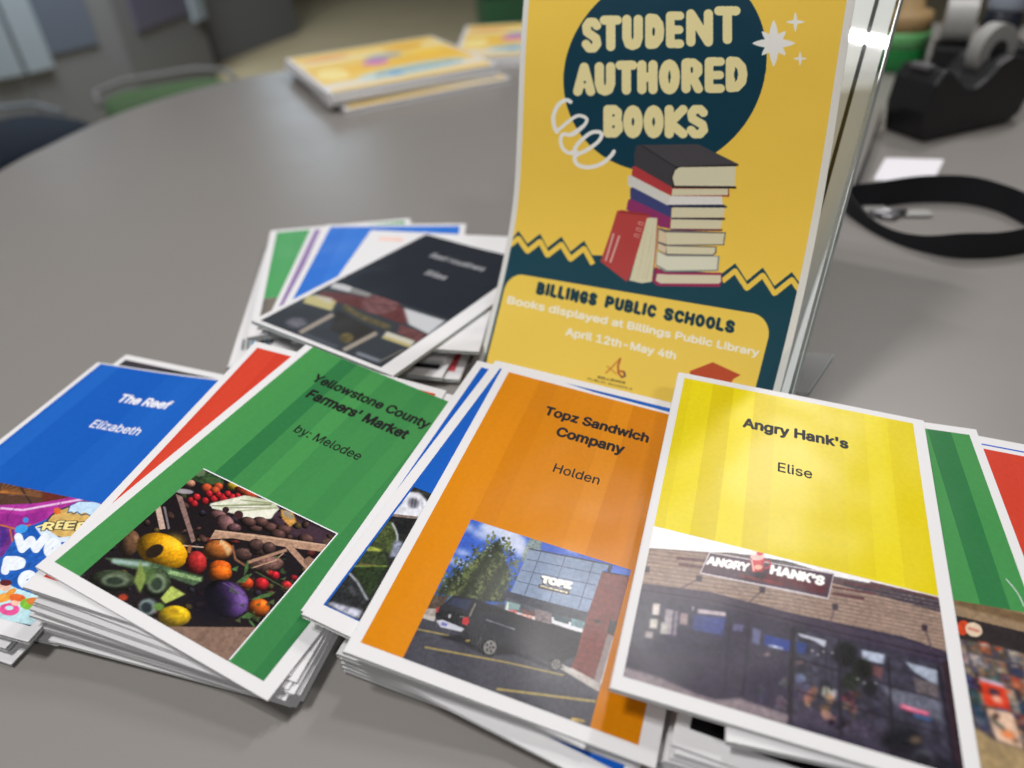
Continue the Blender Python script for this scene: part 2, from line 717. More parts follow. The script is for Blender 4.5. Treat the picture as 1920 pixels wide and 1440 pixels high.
o = mesh_obj('tabletop', top + low, [tuple(range(n))[::-1] if False else tuple(range(n)), tuple(range(n, 2 * n))[::-1]], M_LAM, table)
m, nt, b = new_mat('edge_band', (0.20, 0.19, 0.18, 1), 0.5, 0.4)
add_bump(nt, b, 400, 0.1)
V, F = [], []
for z, g in ((730.0, 0.3), (727, 1.6), (707, 1.6), (704, 0.3)):
    for i in range(n):
        d = outline[i] - ce
        d = d / np.linalg.norm(d)
        V.append((outline[i][0] + d[0] * g - 200, outline[i][1] + d[1] * g - 700, z))
for k in range(3):
    for i in range(n):
        j = (i + 1) % n
        F.append((k * n + i, (k + 1) * n + i, (k + 1) * n + j, k * n + j))
mesh_obj('edge_band', V, F, m, table)
mb = MB()
mb.lathe([(60, 0), (60, 703.5)], -400, 0, 24)
mb.lathe([(60, 0), (60, 703.5)], 420, 0, 24)
mb.box(-650, 650, -35, 35, 8, 40)
mb.build('pedestal', new_mat('pedestal_steel', (0.12, 0.12, 0.12, 1), 0.4, 0.5, 0.7)[0], table, 2)

# ------------------------------------------------------------------ booklets
BW, BH = 143.95, 215.9
PLANES = {   # x, y, z, gx, gy, yaw of the top cover of every pile
    'hank': (136.869, 246.908, 34.0, -0.0551, 0.0859, -0.3471), 'orange': (21.197, 272.454, 26.0, -0.0979, 0.0924, -0.3764),
    'green': (-132.445, 312.816, 30.0, -0.1481, 0.0819, -0.4856), 'reef': (-284.552, 351.021, 16.0, -0.0151, 0.0092, -0.3165),
    'black': (-79.822, 544.101, 24.0, -0.0639, -0.0381, -0.6078)}


def plane(n, f):
    x0, y0, z0, gx, gy, _ = PLANES[n]
    return lambda x, y: f * (z0 + gx * (x - x0) + gy * (y - y0))


def hit(n, f, q):
    """picture points on the cover plane -> world"""
    x0, y0, z0, gx, gy, _ = PLANES[n]
    q = np.asarray(q, float).reshape(-1, 2)
    d = FW + CR * ((q[:, :1] - 960) / FPX) - CU * ((q[:, 1:] - 720) / FPX)
    A = d[:, 2] - f * (gx * d[:, 0] + gy * d[:, 1])
    t = (f * (z0 + gx * (CC[0] - x0) + gy * (CC[1] - y0)) - CC[2]) / A
    return CC + d * t[:, None]


class Booklet:
    def __init__(s, pile, f0, f1, cx, cy, yaw, label, group, leaves=5, seed=0, curl=0.0, cover_col=None):
        s.pile, s.f1 = pile, f1
        s.cx, s.cy, s.yaw = cx, cy, yaw
        s.c, s.s = math.cos(yaw), math.sin(yaw)
        pb, pt = plane(pile, f0), plane(pile, f1)
        lift = 1.0 if f0 == 0 else 0.0
        s.zb = lambda x, y: np.maximum(pb(*s.w(x, y)), 0.05) + lift * (np.clip((np.abs(y) - 60) / 48, 0, 1) ** 2 + np.clip((x - 20) / 52, 0, 1) ** 2) * 0.7
        s.zt0 = lambda x, y: np.maximum(np.maximum(pt(*s.w(x, y)), 0.5) - 0.12, s.zb(x, y) + (0.6 if f0 == 0 else 0.3))
        s.curl = curl
        s.z0 = float(s.zb(np.array([0.0]), np.array([0.0]))[0])
        s.root = empty('booklet', (cx, cy, s.z0), yaw)
        tag(s.root, label, 'booklet', group)
        g = np.random.default_rng(seed + 100)
        W2, H2 = BW / 2, BH / 2
        V, F = [], []

        NXY = (40, 40) if curl else (13, 4)

        def slab(x0, x1, y0, y1, lo, hi):
            nx, ny = NXY
            xs = np.concatenate([[x0, x0 + 0.5, x0 + 1.2, x0 + 2.4, x0 + 5], np.linspace(x0 + 14, x1, nx - 5)])
            ys = np.linspace(y0, y1, ny)
            X, Y = np.meshgrid(xs, ys)
            X, Y = X.ravel(), Y.ravel()
            n0 = len(V)
            k = len(X)
            for Z in (hi(X, Y), lo(X, Y)):
                V.extend(np.stack([X, Y, Z - s.z0], 1).tolist())
            for f in grid_faces(nx, ny)[:, ::-1].tolist():
                F.append([n0 + i for i in f])
                F.append([n0 + k + i for i in f[::-1]])
            rim = [i for i in range(nx)] + [r * nx + nx - 1 for r in range(1, ny)] + [(ny - 1) * nx + i for i in range(nx - 2, -1, -1)] + [r * nx for r in range(ny - 2, 0, -1)]
            for a, bb in zip(rim, rim[1:] + rim[:1]):
                F.append([n0 + a, n0 + k + a, n0 + k + bb, n0 + bb])

        th = lambda x, y: s.zt(x, y) - s.zb(x, y)
        # cover: front sheet, back sheet and the folded spine between them
        slab(-W2 + 0.3, W2, -H2, H2, lambda x, y: s.zt(x, y) - 0.24, s.zt)
        slab(-W2 + 0.3, W2 - 0.3, -H2, H2, s.zb, lambda x, y: s.zb(x, y) + 0.22)
        slab_n = len(F)
        ys = np.linspace(-H2, H2, 4)
        n0 = len(V)
        prof = [(0.3, 0.0), (-0.12, 0.18), (-0.2, 0.5), (-0.12, 0.82), (0.3, 1.0)]
        xx = np.full(4, -W2 + 0.5)
        zt_, zb_ = s.zt(np.full(4, -W2 + 0.3), ys), s.zb(xx, ys)
        for px_, pz in prof:
            for i, y in enumerate(ys):
                V.append([-W2 + px_, y, zb_[i] + (zt_[i] - zb_[i]) * pz - s.z0])
        for r in range(len(prof) - 1):
            for i in range(3):
                a = n0 + r * 4 + i
                F.append([a, a + 4, a + 5, a + 1])
        s.cover = mesh_obj('cover', np.array(V), F, M_PAPER if cover_col is None else cover_col, s.root)
        V, F = [], []
        for k in range(leaves):
            u0 = (k + 0.5) / (leaves + 0.2)
            i1, i2, i3 = g.uniform(0.1, 1.5), g.uniform(0.05, 1.1), g.uniform(0.1, 0.9)
            slab(-W2 + 1.0, W2 - i1, -H2 + i2, H2 - i3,
                 lambda x, y: s.zb(x, y) + 0.22 + (th(x, y) - 0.46) * (u0 - 0.30 / leaves),
                 lambda x, y: s.zb(x, y) + 0.22 + (th(x, y) - 0.46) * (u0 + 0.30 / leaves))
        s.pages = mesh_obj('pages', np.array(V), F, M_PAGE, s.root)

    def w(s, x, y):
        return s.cx + x * s.c - y * s.s, s.cy + x * s.s + y * s.c

    def zt(s, x, y):
        x, y = np.asarray(x, float), np.asarray(y, float)
        z = s.zt0(x, y)
        z = z - 0.45 * np.exp(-(x + BW / 2) / 1.3)
        if s.curl:
            u = np.clip((x + y * 0.45 - 18) / 80, 0, 1)
            z = z + s.curl * u * u
        return z

    def local(s, q):
        P = hit(s.pile, s.f1, q)
        dx, dy = P[:, 0] - s.cx, P[:, 1] - s.cy
        return np.stack([dx * s.c + dy * s.s, -dx * s.s + dy * s.c], 1)

    def sheet(s, name, x0, x1, y0, y1, mat, lift=0.03, nx=24, ny=3, colors=None):
        ny = 40 if s.curl else ny
        nx = 40 if s.curl else nx
        lift += 0.03 if s.curl else 0.0
        if colors is not None:
            ny, nx = colors.shape[:2]
        xs, ys = np.linspace(x0, x1, nx), np.linspace(y1, y0, ny)
        X, Y = np.meshgrid(xs, ys)
        X, Y = X.ravel(), Y.ravel()
        V = np.stack([X, Y, s.zt(X, Y) - s.z0 + lift], 1)
        F = grid_faces(nx, ny)
        return mesh_obj(name, V, F, mat, s.cover, None if colors is None else colors.reshape(-1, 3))

    def panel(s, rect, c1, c2, width=13.0, seed=1):
        return s.sheet('color_panel', *rect, panel_mat(c1, c2, width, seed))

    def photo(s, cv, name='photo', lift=0.06):
        return s.sheet(name, cv.x0, cv.x1, cv.y0, cv.y1, M_PHOTO, lift, colors=cv.final())

    def title(s, name, st, p0, p1, mat, bold, lift=0.09, local=False):
        f, x0, yt, R, g0, g1 = text_field(st, bold, 64)
        A = np.array([p0, p1], float) if local else s.local([p0, p1])
        k = (A[1, 0] - A[0, 0]) / (g1 - g0)
        V, F = field_mesh(f)
        X = A[0, 0] + (x0 + V[:, 0] / R - g0) * k
        yb = A[:, 1].mean()
        Y = yb + (yt - V[:, 1] / R) * k * 1.1
        return mesh_obj(name, np.stack([X, Y, s.zt(X, Y) - s.z0 + lift], 1), [f_[::-1] for f_ in F], mat, s.cover)


GREEN1, GREEN2 = (46, 114, 66), (70, 144, 78)
BLUE1, BLUE2 = (20, 84, 176), (34, 100, 190)
ORG1, ORG2 = (200, 121, 5), (215, 136, 15)
YEL1, YEL2 = (212, 192, 10), (226, 210, 16)
RED1, RED2 = (196, 62, 44), (202, 68, 48)
deg = math.radians


def canvas_for(bk, rect, res, base):
    return Canvas(*rect, res, bk.local, base)


# ---- pile A: The Reef (far left)
GA = 'booklets in the pile under the blue reef cover'
A_n = 5
for i in range(A_n - 1):
    dx, dy, ya = [(-6, -3, -0.36), (4, 3, -0.28), (-11, 2, -0.345), (6, 12, -0.39)][i]
    lab = ['lowest white edged booklet of the pile beneath the blue reef cover',
           'white edged booklet second from the table beneath the blue reef cover',
           'white booklet poking out left of the blue reef cover',
           'booklet with a dark strip poking out above the blue reef cover'][i]
    bk = Booklet('reef', i / A_n, (i + 1) / A_n, PLANES['reef'][0] + dx, PLANES['reef'][1] + dy, ya, lab, GA, 4, i)
    if i == 3:
        bk.panel((-66, 66, 70, 102), (60, 58, 64), (52, 50, 58), 20, 2)
reef = Booklet('reef', (A_n - 1) / A_n, 1.0, *PLANES['reef'][:2], PLANES['reef'][5],
               'blue booklet titled The Reef with a cartoon water park picture', GA, 4, 9, 2.2)


def paint_reef(bk):
    # panel and picture share the width of the cover
    Lp = bk.local([(189, 682), (0, 905), (195, 945), (75, 1180), (0, 1143)])
    yb = float(Lp[1:3, 1].mean())
    yl = float(bk.local([(0, 1152), (60, 1182)])[:, 1].mean())
    xl = float(Lp[0, 0])
    bk.panel((xl, -xl - 1, yb, float(Lp[0, 1])), BLUE1, BLUE2, 15, 4)
    cv = canvas_for(bk, (xl, -xl - 1, yl, yb), 2.6, (84, 58, 46))
    cv.crop = (0, 860, 3.79)
    P, E, L = cv.poly, cv.ell, cv.line
    P([(-1400, 420), (0, 330), (600, 300), (900, 400), (900, 700), (0, 720), (-1400, 800)], (150, 48, 140), tex=.2, cell=24)
    P([(-1400, 640), (0, 560), (900, 620), (900, 1000), (0, 900), (-1400, 1000)], (44, 84, 160), tex=.2, cell=20)
    P([(-1400, 940), (0, 850), (900, 1000), (900, 1500), (-1400, 1500)], (176, 214, 226), tex=.15, cell=18)
    for k in range(9):
        L([(0, 240), (60 + 55 * k, 120 + 22 * k)], 7, (196, 120, 52), soft=1.5, alpha=0.5)
    L([(130, 180), (220, 320)], 16, (60, 44, 40)); L([(60, 260), (420, 250)], 9, (110, 76, 60))
    P([(300, 215), (640, 300), (640, 360), (300, 340)], (96, 44, 34), soft=3)
    P([(0, 330), (200, 330), (420, 290), (560, 262), (760, 320), (620, 330), (420, 400), (300, 470), (150, 480), (0, 440)], (168, 52, 150), tex=0.12, cell=22)
    L([(0, 352), (160, 366), (400, 322), (600, 286)], 15, (226, 190, 226), soft=1.5)
    P([(0, 390), (180, 400), (330, 360), (330, 440), (150, 480), (0, 450)], (132, 36, 128), alpha=0.7, soft=4)
    L([(120, 335), (60, 400), (50, 460)], 4, (96, 30, 96)); L([(440, 290), (410, 350)], 4, (96, 30, 96))
    P([(0, 470), (90, 480), (120, 620), (60, 700), (0, 700)], (110, 48, 130), tex=0.2, cell=20)
    P([(0, 470), (40, 490), (60, 560), (0, 640)], (74, 44, 130), soft=2)
    L([(0, 470), (110, 500), (220, 470)], 12, (198, 106, 50)); L([(70, 500), (90, 600)], 12, (186, 104, 60))
    P([(70, 620), (120, 540), (240, 470), (330, 430), (420, 560), (300, 760), (300, 980), (180, 950), (60, 900), (0, 860), (0, 720)], (34, 92, 178), tex=0.14, cell=16)
    E(150, 500, 48, 30, (60, 150, 222), rot=-15); E(182, 436, 20, 20, (60, 140, 220)); E(250, 520, 60, 46, (24, 84, 170), rot=30)
    # the round sign with its wave
    E(520, 450, 205, 118, (38, 50, 70), rot=-12); E(522, 448, 192, 106, (206, 170, 98), rot=-12, tex=0.12, cell=16)
    P([(478, 386), (500, 330), (560, 306), (680, 310), (760, 350), (720, 400), (650, 410), (600, 380), (560, 396), (520, 380)], (186, 214, 238), tex=0.08)
    L([(478, 388), (500, 378), (520, 396), (545, 378), (575, 402), (610, 392), (650, 412), (700, 400)], 7, (28, 60, 100))
    L([(478, 386), (495, 335), (560, 304), (640, 306)], 6, (38, 64, 110))
    E(405, 372, 30, 12, (214, 104, 44), rot=40); E(405, 372, 30, 12, (214, 104, 44), rot=-20); E(405, 372, 28, 11, (214, 104, 44), rot=100)
    P([(250, 490), (330, 500), (420, 560), (500, 550), (470, 590), (380, 600), (300, 560)], (206, 222, 238))
    for ch, x0, x1, yy in (('R', 300, 372, 510), ('E', 392, 440, 500), ('E', 452, 520, 504), ('F', 540, 600, 510)):
        cv.text(ch, (x0, yy), (x1, yy - 2), 76, (40, 36, 34), 0.075, 28); cv.text(ch, (x0, yy), (x1, yy - 2), 76, (238, 222, 150), 0.03, 28)
    L([(250, 488), (320, 466)], 10, (238, 222, 150))
    # big bubble words
    for ch, x0, y0, w, h in (('W', 88, 660, 250, 118), ('O', 305, 700, 130, 120), ('P', 10, 815, 165, 110), ('O', 122, 915, 140, 110)):
        bubble(cv, ch, x0 - 4, x0 + w - 6, y0 - h - 14, y0 + 10, 30, (226, 234, 242), 16)
    # swimmers
    P([(0, 860), (120, 920), (300, 980), (480, 1010), (480, 1300), (0, 1180)], (186, 222, 230), tex=0.12, cell=14)
    E(30, 985, 75, 30, (232, 160, 70), rot=-18); E(80, 945, 40, 18, (228, 150, 60), rot=-30); E(35, 905, 42, 34, (232, 190, 170)); E(40, 880, 44, 22, (96, 40, 46))
    E(66, 1068, 72, 44, (222, 84, 148)); E(66, 1058, 30, 16, (186, 222, 230)); E(110, 1010, 36, 34, (240, 196, 176)); E(128, 985, 56, 26, (220, 104, 50), rot=10); E(84, 985, 16, 24, (220, 104, 50))
    E(210, 1030, 68, 42, (122, 184, 60)); E(235, 1010, 48, 26, (206, 120, 60)); E(290, 990, 24, 24, (214, 160, 140))
    P([(105, 1160), (230, 1180), (280, 1240), (150, 1230)], (52, 62, 86), tex=0.4, cell=8)
    cv.grain(0.06)
    bk.photo(cv)
    bk.title('title', 'The Reef', (219, 752), (312, 768), M_WHITEINK, 0.03)
    bk.title('author', 'Elizabeth', (168, 799), (255, 818), M_WHITEINK, 0.012)


# bubble letters are built from round strokes
GLYPH = {
    'S': [[(.98, .86), (.72, 1), (.3, 1), (.04, .84), (.1, .62), (.5, .5), (.9, .38), (1, .16), (.7, 0), (.28, 0), (.0, .16)]],
    'T': [[(0, 1), (1, 1)], [(.5, 1), (.5, 0)]], 'U': [[(0, 1), (0, .3), (.18, .06), (.5, 0), (.82, .06), (1, .3), (1, 1)]],
    'D': [[(0, 1), (0, 0)], [(0, 1), (.5, .98), (.9, .78), (1, .5), (.9, .22), (.5, .02), (0, 0)]],
    'E': [[(1, 1), (0, 1), (0, 0), (1, 0)], [(0, .5), (.92, .5)]], 'N': [[(0, 0), (0, 1), (1, 0), (1, 1)]],
    'A': [[(0, 0), (.5, 1), (1, 0)], [(.2, .32), (.8, .32)]], 'H': [[(0, 1), (0, 0)], [(1, 1), (1, 0)], [(0, .5), (1, .5)]],
    'O': [[(.5 + .5 * math.cos(t), .5 + .5 * math.sin(t)) for t in np.linspace(0, 2 * math.pi, 17)]],
    'R': [[(0, 0), (0, 1), (.6, 1), (.95, .86), (.95, .64), (.6, .48), (0, .48)], [(.5, .48), (1, 0)]],
    'B': [[(0, 0), (0, 1), (.6, 1), (.9, .88), (.88, .64), (.5, .53), (0, .53)], [(.5, .53), (.95, .42), (1, .16), (.65, 0), (0, 0)]],
    'K': [[(0, 1), (0, 0)], [(1, 1), (.05, .45), (1, 0)]], 'I': [[(.5, 1), (.5, 0)]], 'L': [[(0, 1), (0, 0), (1, 0)]],
    'G': [[(1, .8), (.75, 1), (.3, .96), (0, .65), (0, .35), (.3, .02), (.75, 0), (1, .22), (1, .44), (.6, .44)]],
    'P': [[(0, 0), (0, 1), (.65, 1), (1, .84), (1, .6), (.65, .44), (0, .44)]],
    'C': [[(1, .82), (.72, 1), (.3, .96), (0, .65), (0, .35), (.3, .04), (.72, 0), (1, .18)]],
    'W': [[(0, 1), (.22, 0), (.5, .75), (.74, 0), (1, 1)]]}


def bubble(cv, ch, x0, x1, yt, yb, r, col, lean=0.0, slope=0.0):
    for pl in GLYPH[ch]:
        pts = []
        for u, v in pl:
            x = x0 + r + u * (x1 - x0 - 2 * r)
            y = yb - r - v * (yb - yt - 2 * r)
            pts.append((x + lean * v, y + slope * u * (x1 - x0)))
        cv.stroke(pts, r, col)


paint_reef(reef)

# ---- pile B: farmers' market (green cover)
GB = 'booklets in the pile under the green market cover'
NB = 18
cfg = [(-145, 314, -18.4)] + [(-144 + rng.uniform(-3.6, 3.6), 314.5 + rng.uniform(-3.0, 3.0), -18.8 + rng.uniform(-1.3, 1.3)) for _ in range(11)]
cfg += [(-142.5, 315, -19.6), (-141, 314.7, -19.6), (-141.5, 317, -20.6), (-140, 319.5, -19.8), (-147, 321, -18.0)]
for i, (x, y, a) in enumerate(cfg):
    if i < 12:
        lab = 'white edged booklet low in the thick pile beneath the green market cover'
    else:
        lab = {12: 'white edged booklet sticking out midway up the pile under the green market cover',
               13: 'white booklet fanned out third below the red cover of the green topped pile',
               14: 'white booklet second below the red cover of the green topped pile',
               15: 'white booklet just under the red one, its lower corner fanned out left',
               16: 'red covered booklet peeking out from directly beneath the green market booklet'}[i]
    bk = Booklet('green', i / NB, (i + 1) / NB, x, y, deg(a), lab, GB, 4, 20 + i)
    if i == 16:
        bk.panel((-66.5, 66.5, -100, 102), RED1, RED2, 13, 3)
green = Booklet('green', (NB - 1) / NB, 1.0, *PLANES['green'][:2], PLANES['green'][5],
                "green striped booklet titled Yellowstone County Farmers' Market, topmost of its pile", GB, 5, 40)


def paint_green(bk):
    Lp = bk.local([(590, 651), (97, 1052), (495, 1276)])
    rect = (float((Lp[0, 0] + Lp[1, 0]) / 2), float(Lp[2, 0]), float((Lp[1, 1] + Lp[2, 1]) / 2), float(Lp[0, 1]))
    bk.panel(rect, GREEN1, GREEN2, 12.4, 1)
    Q = bk.local([(382, 878), (631, 1003), (427, 1236), (152.5, 1077.5)])
    xl, xr = float((Q[0, 0] + Q[3, 0]) / 2), float((Q[1, 0] + Q[2, 0]) / 2)
    yt, yb = float((Q[0, 1] + Q[1, 1]) / 2), float((Q[2, 1] + Q[3, 1]) / 2)
    cv = canvas_for(bk, (xl, xr, yb - 0.9, yt), 3.4, (26, 20, 24))
    cv.crop = (100, 850, 3.4286)
    P, E, L, B = cv.poly, cv.ell, cv.line, cv.ball
    P([(1300, 300), (1900, 560), (1900, 640), (1500, 520)], (62, 44, 56), soft=5)
    g = np.random.default_rng(12)
    for k in range(170):
        x, y = g.uniform(180, 1800), g.uniform(120, 1100)
        c = [(70, 50, 44), (56, 62, 40), (90, 62, 56), (44, 36, 42), (84, 70, 40), (96, 40, 36), (50, 44, 60)][g.integers(7)]
        B(x, y, g.uniform(14, 40), g.uniform(10, 26), c, rot=g.uniform(-40, 40), dark=.05, tex=.35, seed=k, gloss=.05)
    # back row
    E(990, 160, 110, 40, (44, 66, 40), rot=10, tex=0.5, cell=8, soft=1); E(940, 120, 40, 30, (90, 110, 80), soft=2); E(1040, 180, 60, 22, (60, 86, 50), rot=20, soft=2)
    B(880, 195, 34, 26, (196, 140, 116)); B(1160, 210, 46, 30, (214, 176, 40)); B(1240, 250, 80, 26, (196, 76, 44), rot=20)
    for x, y, r in ((985, 225, 36), (1060, 215, 30), (1040, 240, 32)):
        B(x, y, r, r * .85, (204, 84, 48), seed=int(x))
    E(840, 245, 60, 16, (150, 144, 150), rot=5, soft=2)
    for x, y, r in ((885, 305, 24), (920, 285, 26), (905, 325, 24), (975, 308, 24), (1030, 296, 27), (1090, 292, 32), (1150, 290, 30), (1220, 296, 26), (1000, 262, 24), (1120, 262, 22), (1185, 275, 20), (1060, 268, 22)):
        B(x, y, r, r, (190, 34, 44), seed=int(x + y), gloss=0.5)
    P([(1230, 270), (1420, 310), (1450, 360), (1390, 420), (1290, 420), (1000, 350), (1010, 322)], (214, 216, 198), soft=2, tex=0.14, cell=9)
    P([(1190, 320), (1440, 350), (1400, 420), (1220, 425)], (226, 226, 212), soft=2)
    P([(1240, 275), (1420, 312), (1440, 350), (1250, 330)], (176, 184, 150), soft=4, alpha=.7); L([(1020, 338), (1400, 330)], 6, (92, 96, 74), soft=1.5); L([(1120, 350), (1440, 352)], 5, (110, 112, 90), soft=1.5); L([(1200, 300), (1420, 322)], 5, (120, 126, 96), soft=1.5); L([(1060, 340), (1420, 320)], 9, (150, 160, 120), soft=2); L([(1180, 372), (1430, 352)], 8, (160, 168, 128), soft=2)
    E(1190, 396, 30, 27, (60, 36, 38)); E(1108, 362, 22, 18, (48, 30, 32)); E(990, 355, 30, 22, (30, 22, 26))
    P([(1460, 360), (1540, 380), (1560, 440), (1520, 475), (1470, 420)], (196, 144, 74), soft=2, tex=0.2)
    E(1510, 395, 40, 20, (150, 140, 120), rot=35, soft=2)
    # potatoes and beets
    B(1060, 400, 56, 34, (122, 84, 84), rot=10); B(1100, 450, 66, 56, (136, 96, 98), rot=30); B(1160, 480, 46, 30, (110, 76, 80))
    for x, y in ((1290, 475), (1390, 475), (1330, 440), (1480, 490), (1250, 440), (1440, 520), (1620, 550)):
        B(x, y, 52, 32, (96, 66, 62), rot=10, seed=x, dark=.15)
    # crates
    P([(786, 260), (830, 280), (915, 560), (890, 575)], (130, 104, 98), tex=0.2, cell=8); P([(655, 350), (690, 340), (722, 485), (685, 490)], (186, 160, 146), tex=0.15); P([(706, 340), (722, 345), (750, 485), (738, 490)], (120, 110, 116))
    P([(1040, 492), (1300, 520), (1750, 585), (1740, 635), (1480, 600), (1150, 545), (1005, 552)], (168, 134, 112), tex=0.22, cell=10, seed=9)
    L([(1040, 496), (1750, 590)], 8, (196, 164, 140)); P([(1480, 590), (1530, 590), (1660, 730), (1620, 745)], (166, 132, 112), tex=0.2)
    P([(1640, 660), (1690, 690), (1640, 740), (1600, 690)], (130, 100, 84))
    P([(1730, 560), (1790, 540), (1750, 590)], (90, 70, 56)); P([(530, 560), (970, 600), (968, 608), (530, 570)], (190, 164, 140))
    B(490, 580, 62, 92, (112, 80, 56), rot=20, tex=0.25)
    # gourds, pumpkins, onions
    B(700, 625, 170, 112, (236, 168, 12), rot=20, dark=0.3, gloss=0.4); E(770, 570, 60, 40, (250, 206, 60), soft=14, alpha=.7)
    E(652, 628, 62, 38, (36, 26, 18), rot=-28, soft=1.5)
    B(918, 705, 68, 80, (190, 46, 46), rot=0, gloss=0.25); L([(870, 640), (880, 590)], 24, (150, 96, 60), soft=1.5); L([(918, 640), (930, 770)], 3, (130, 28, 34), soft=1)
    B(1058, 622, 96, 66, (196, 112, 48), gloss=0.3); P([(1070, 560), (1090, 555), (1150, 620), (1120, 660)], (214, 190, 150), soft=3, alpha=.7); L([(1080, 555), (1070, 590)], 8, (210, 180, 140))
    for x, y, rx in ((1215, 650, 62), (1330, 620, 70), (1300, 590, 50), (1385, 610, 44)):
        B(x, y, rx, 42, (88, 64, 60), seed=x, tex=.3)
    B(1360, 715, 120, 56, (126, 92, 84), rot=-5, tex=0.45, seed=12); L([(1250, 700), (1500, 620)], 20, (170, 132, 110), soft=2); L([(1280, 735), (1420, 690), (1480, 640)], 7, (196, 160, 134), soft=1); L([(1150, 590), (1170, 680), (1230, 720)], 14, (140, 96, 70), soft=1.5)
    B(1070, 735, 74, 50, (222, 96, 26)); B(1072, 770, 76, 54, (230, 110, 24), gloss=0.35)
    # courgettes and leeks
    P([(330, 670), (560, 680), (960, 790), (960, 820), (900, 850), (760, 800), (420, 720)], (70, 92, 66), soft=2, tex=0.35, cell=7)
    L([(380, 690), (620, 720)], 30, (150, 176, 170), soft=4); L([(740, 760), (950, 812)], 26, (130, 160, 110), soft=2, tex=.4); L([(760, 740), (950, 790)], 7, (40, 66, 40), soft=1)
    B(380, 815, 150, 70, (60, 72, 52), dark=.2, tex=.35); E(400, 815, 90, 40, (120, 136, 112), soft=4, alpha=.7); E(395, 820, 56, 26, (40, 52, 40), soft=3)
    B(665, 830, 92, 96, (58, 74, 50), tex=.35); E(665, 835, 60, 62, (136, 152, 126), soft=4, alpha=.75); E(665, 838, 38, 42, (44, 58, 46), soft=3); E(600, 780, 60, 60, (86, 116, 62), soft=5, alpha=.7)
    P([(560, 690), (600, 800), (560, 900), (520, 820)], (120, 140, 70), soft=3); P([(690, 930), (760, 850), (850, 905), (720, 965)], (170, 186, 92), soft=2, tex=.15)
    E(610, 985, 60, 52, (120, 138, 136), soft=4); E(600, 990, 36, 36, (36, 44, 48), soft=3); E(680, 985, 34, 26, (96, 130, 60), soft=3); E(450, 925, 30, 22, (170, 60, 36), soft=3)
    B(780, 1045, 104, 70, (226, 186, 24), dark=.35, gloss=.3); E(775, 1015, 38, 20, (150, 116, 20), soft=4, alpha=.7)
    # cabbage and small fruit
    B(1110, 930, 150, 116, (92, 62, 128), rot=25, lx=.7, ly=-.35, dark=.04, tex=.2, seed=31); E(1020, 960, 130, 110, (16, 14, 26), soft=16, alpha=.85)
    L([(1090, 830), (1180, 880), (1230, 980)], 4, (140, 110, 170), soft=1.2); L([(1130, 830), (1215, 890)], 4, (130, 100, 160), soft=1.2); L([(1100, 870), (1150, 960), (1160, 1040)], 4, (60, 40, 96), soft=1.5)
    for x, y, r, c in ((1240, 835, 46, (206, 70, 30)), (1335, 840, 50, (188, 30, 40)), (1420, 785, 34, (190, 30, 44)), (1495, 850, 38, (196, 44, 48)), (1390, 770, 26, (170, 26, 36)), (1320, 990, 70, (222, 104, 24)), (1545, 800, 24, (150, 30, 40))):
        B(x, y, r, r * .86, c, seed=x, gloss=.4)
    for pts in ([(1250, 680), (1255, 740), (1225, 790), (1230, 730)], [(1265, 940), (1340, 905), (1430, 888), (1390, 920), (1300, 940)], [(1195, 1055), (1250, 1020), (1300, 1040), (1260, 1062)], [(1170, 830), (1240, 780), (1280, 770), (1230, 830)], [(1260, 1062), (1300, 1110), (1290, 1120), (1255, 1075)], [(1140, 745), (1190, 720), (1180, 760)]):
        P(pts, (70, 104, 58), soft=1, tex=.3)
    L([(1300, 760), (1480, 860)], 7, (74, 96, 54), soft=1)
    # board in front
    P([(740, 1112), (1330, 1116), (1110, 1340)], (130, 104, 90), tex=.14, cell=12)
    for k in range(7):
        L([(860 + 60 * k, 1200 + 5 * k), (920 + 60 * k, 1118)], 5, (112, 88, 78), soft=1.5, alpha=.6)
    for k in range(60):
        x, y = g.uniform(1120, 1560), g.uniform(640, 1080)
        if x + y > 1900:
            P([(x, y), (x + g.uniform(14, 44), y - g.uniform(-8, 24)), (x + g.uniform(20, 40), y + g.uniform(6, 18))], [(64, 88, 50), (44, 64, 38), (96, 112, 66), (70, 52, 44)][g.integers(4)], soft=.8, alpha=.7)
    cv.grain(0.05)
    bk.photo(cv)
    # the thin white line around the picture
    for r in ((xl, xr + 0.7, yt, yt + 0.7), (xr, xr + 0.7, yb, yt)):
        bk.sheet('picture_border', *r, M_WHITEINK, 0.05, nx=6)
    bk.title('title_line', 'Yellowstone County', (587, 710), (796, 807), M_BLACKINK, 0.03)
    bk.title('title_line', "Farmers' Market", (576, 741), (755, 826), M_BLACKINK, 0.036)
    bk.title('author', 'by: Melodee', (549, 809), (671, 863), M_BLACKINK, 0.009)


paint_green(green)

# ---- pile C: Topz (orange cover)
GC = 'booklets in the pile under the orange sandwich cover'
NC = 10
cfgC = [(18.5, 274.9, -24.4), (19, 274, -24.6), (20.5, 272, -25.8), (22, 270, -27.0), (26.4, 265.5, -29.6), (17, 276, -23.2), (-1.7, 296, -24.0), (17.1, 291.2, -21.5), (4.7, 283.6, -26.9)]
for i, (x, y, a) in enumerate(cfgC):
    lab = {4: 'booklet with a blue cover corner showing below the bottom edge of the orange booklet',
           6: 'blue booklet edged out furthest at the upper left of the orange pile',
           7: 'blue booklet whose top edge shows between the orange booklet and the poster',
           8: 'blue booklet with a waterfall picture lying directly beneath the orange booklet'}.get(
        i, 'white edged booklet buried in the pile beneath the orange sandwich cover')
    bk = Booklet('orange', i / NC, (i + 1) / NC, x, y, deg(a), lab, GC, 5, 50 + i)
    if i in (4, 6, 7):
        bk.panel((-66, 66, -99, 102), BLUE1, BLUE2, 14, i)
    if i == 8:
        wf = bk
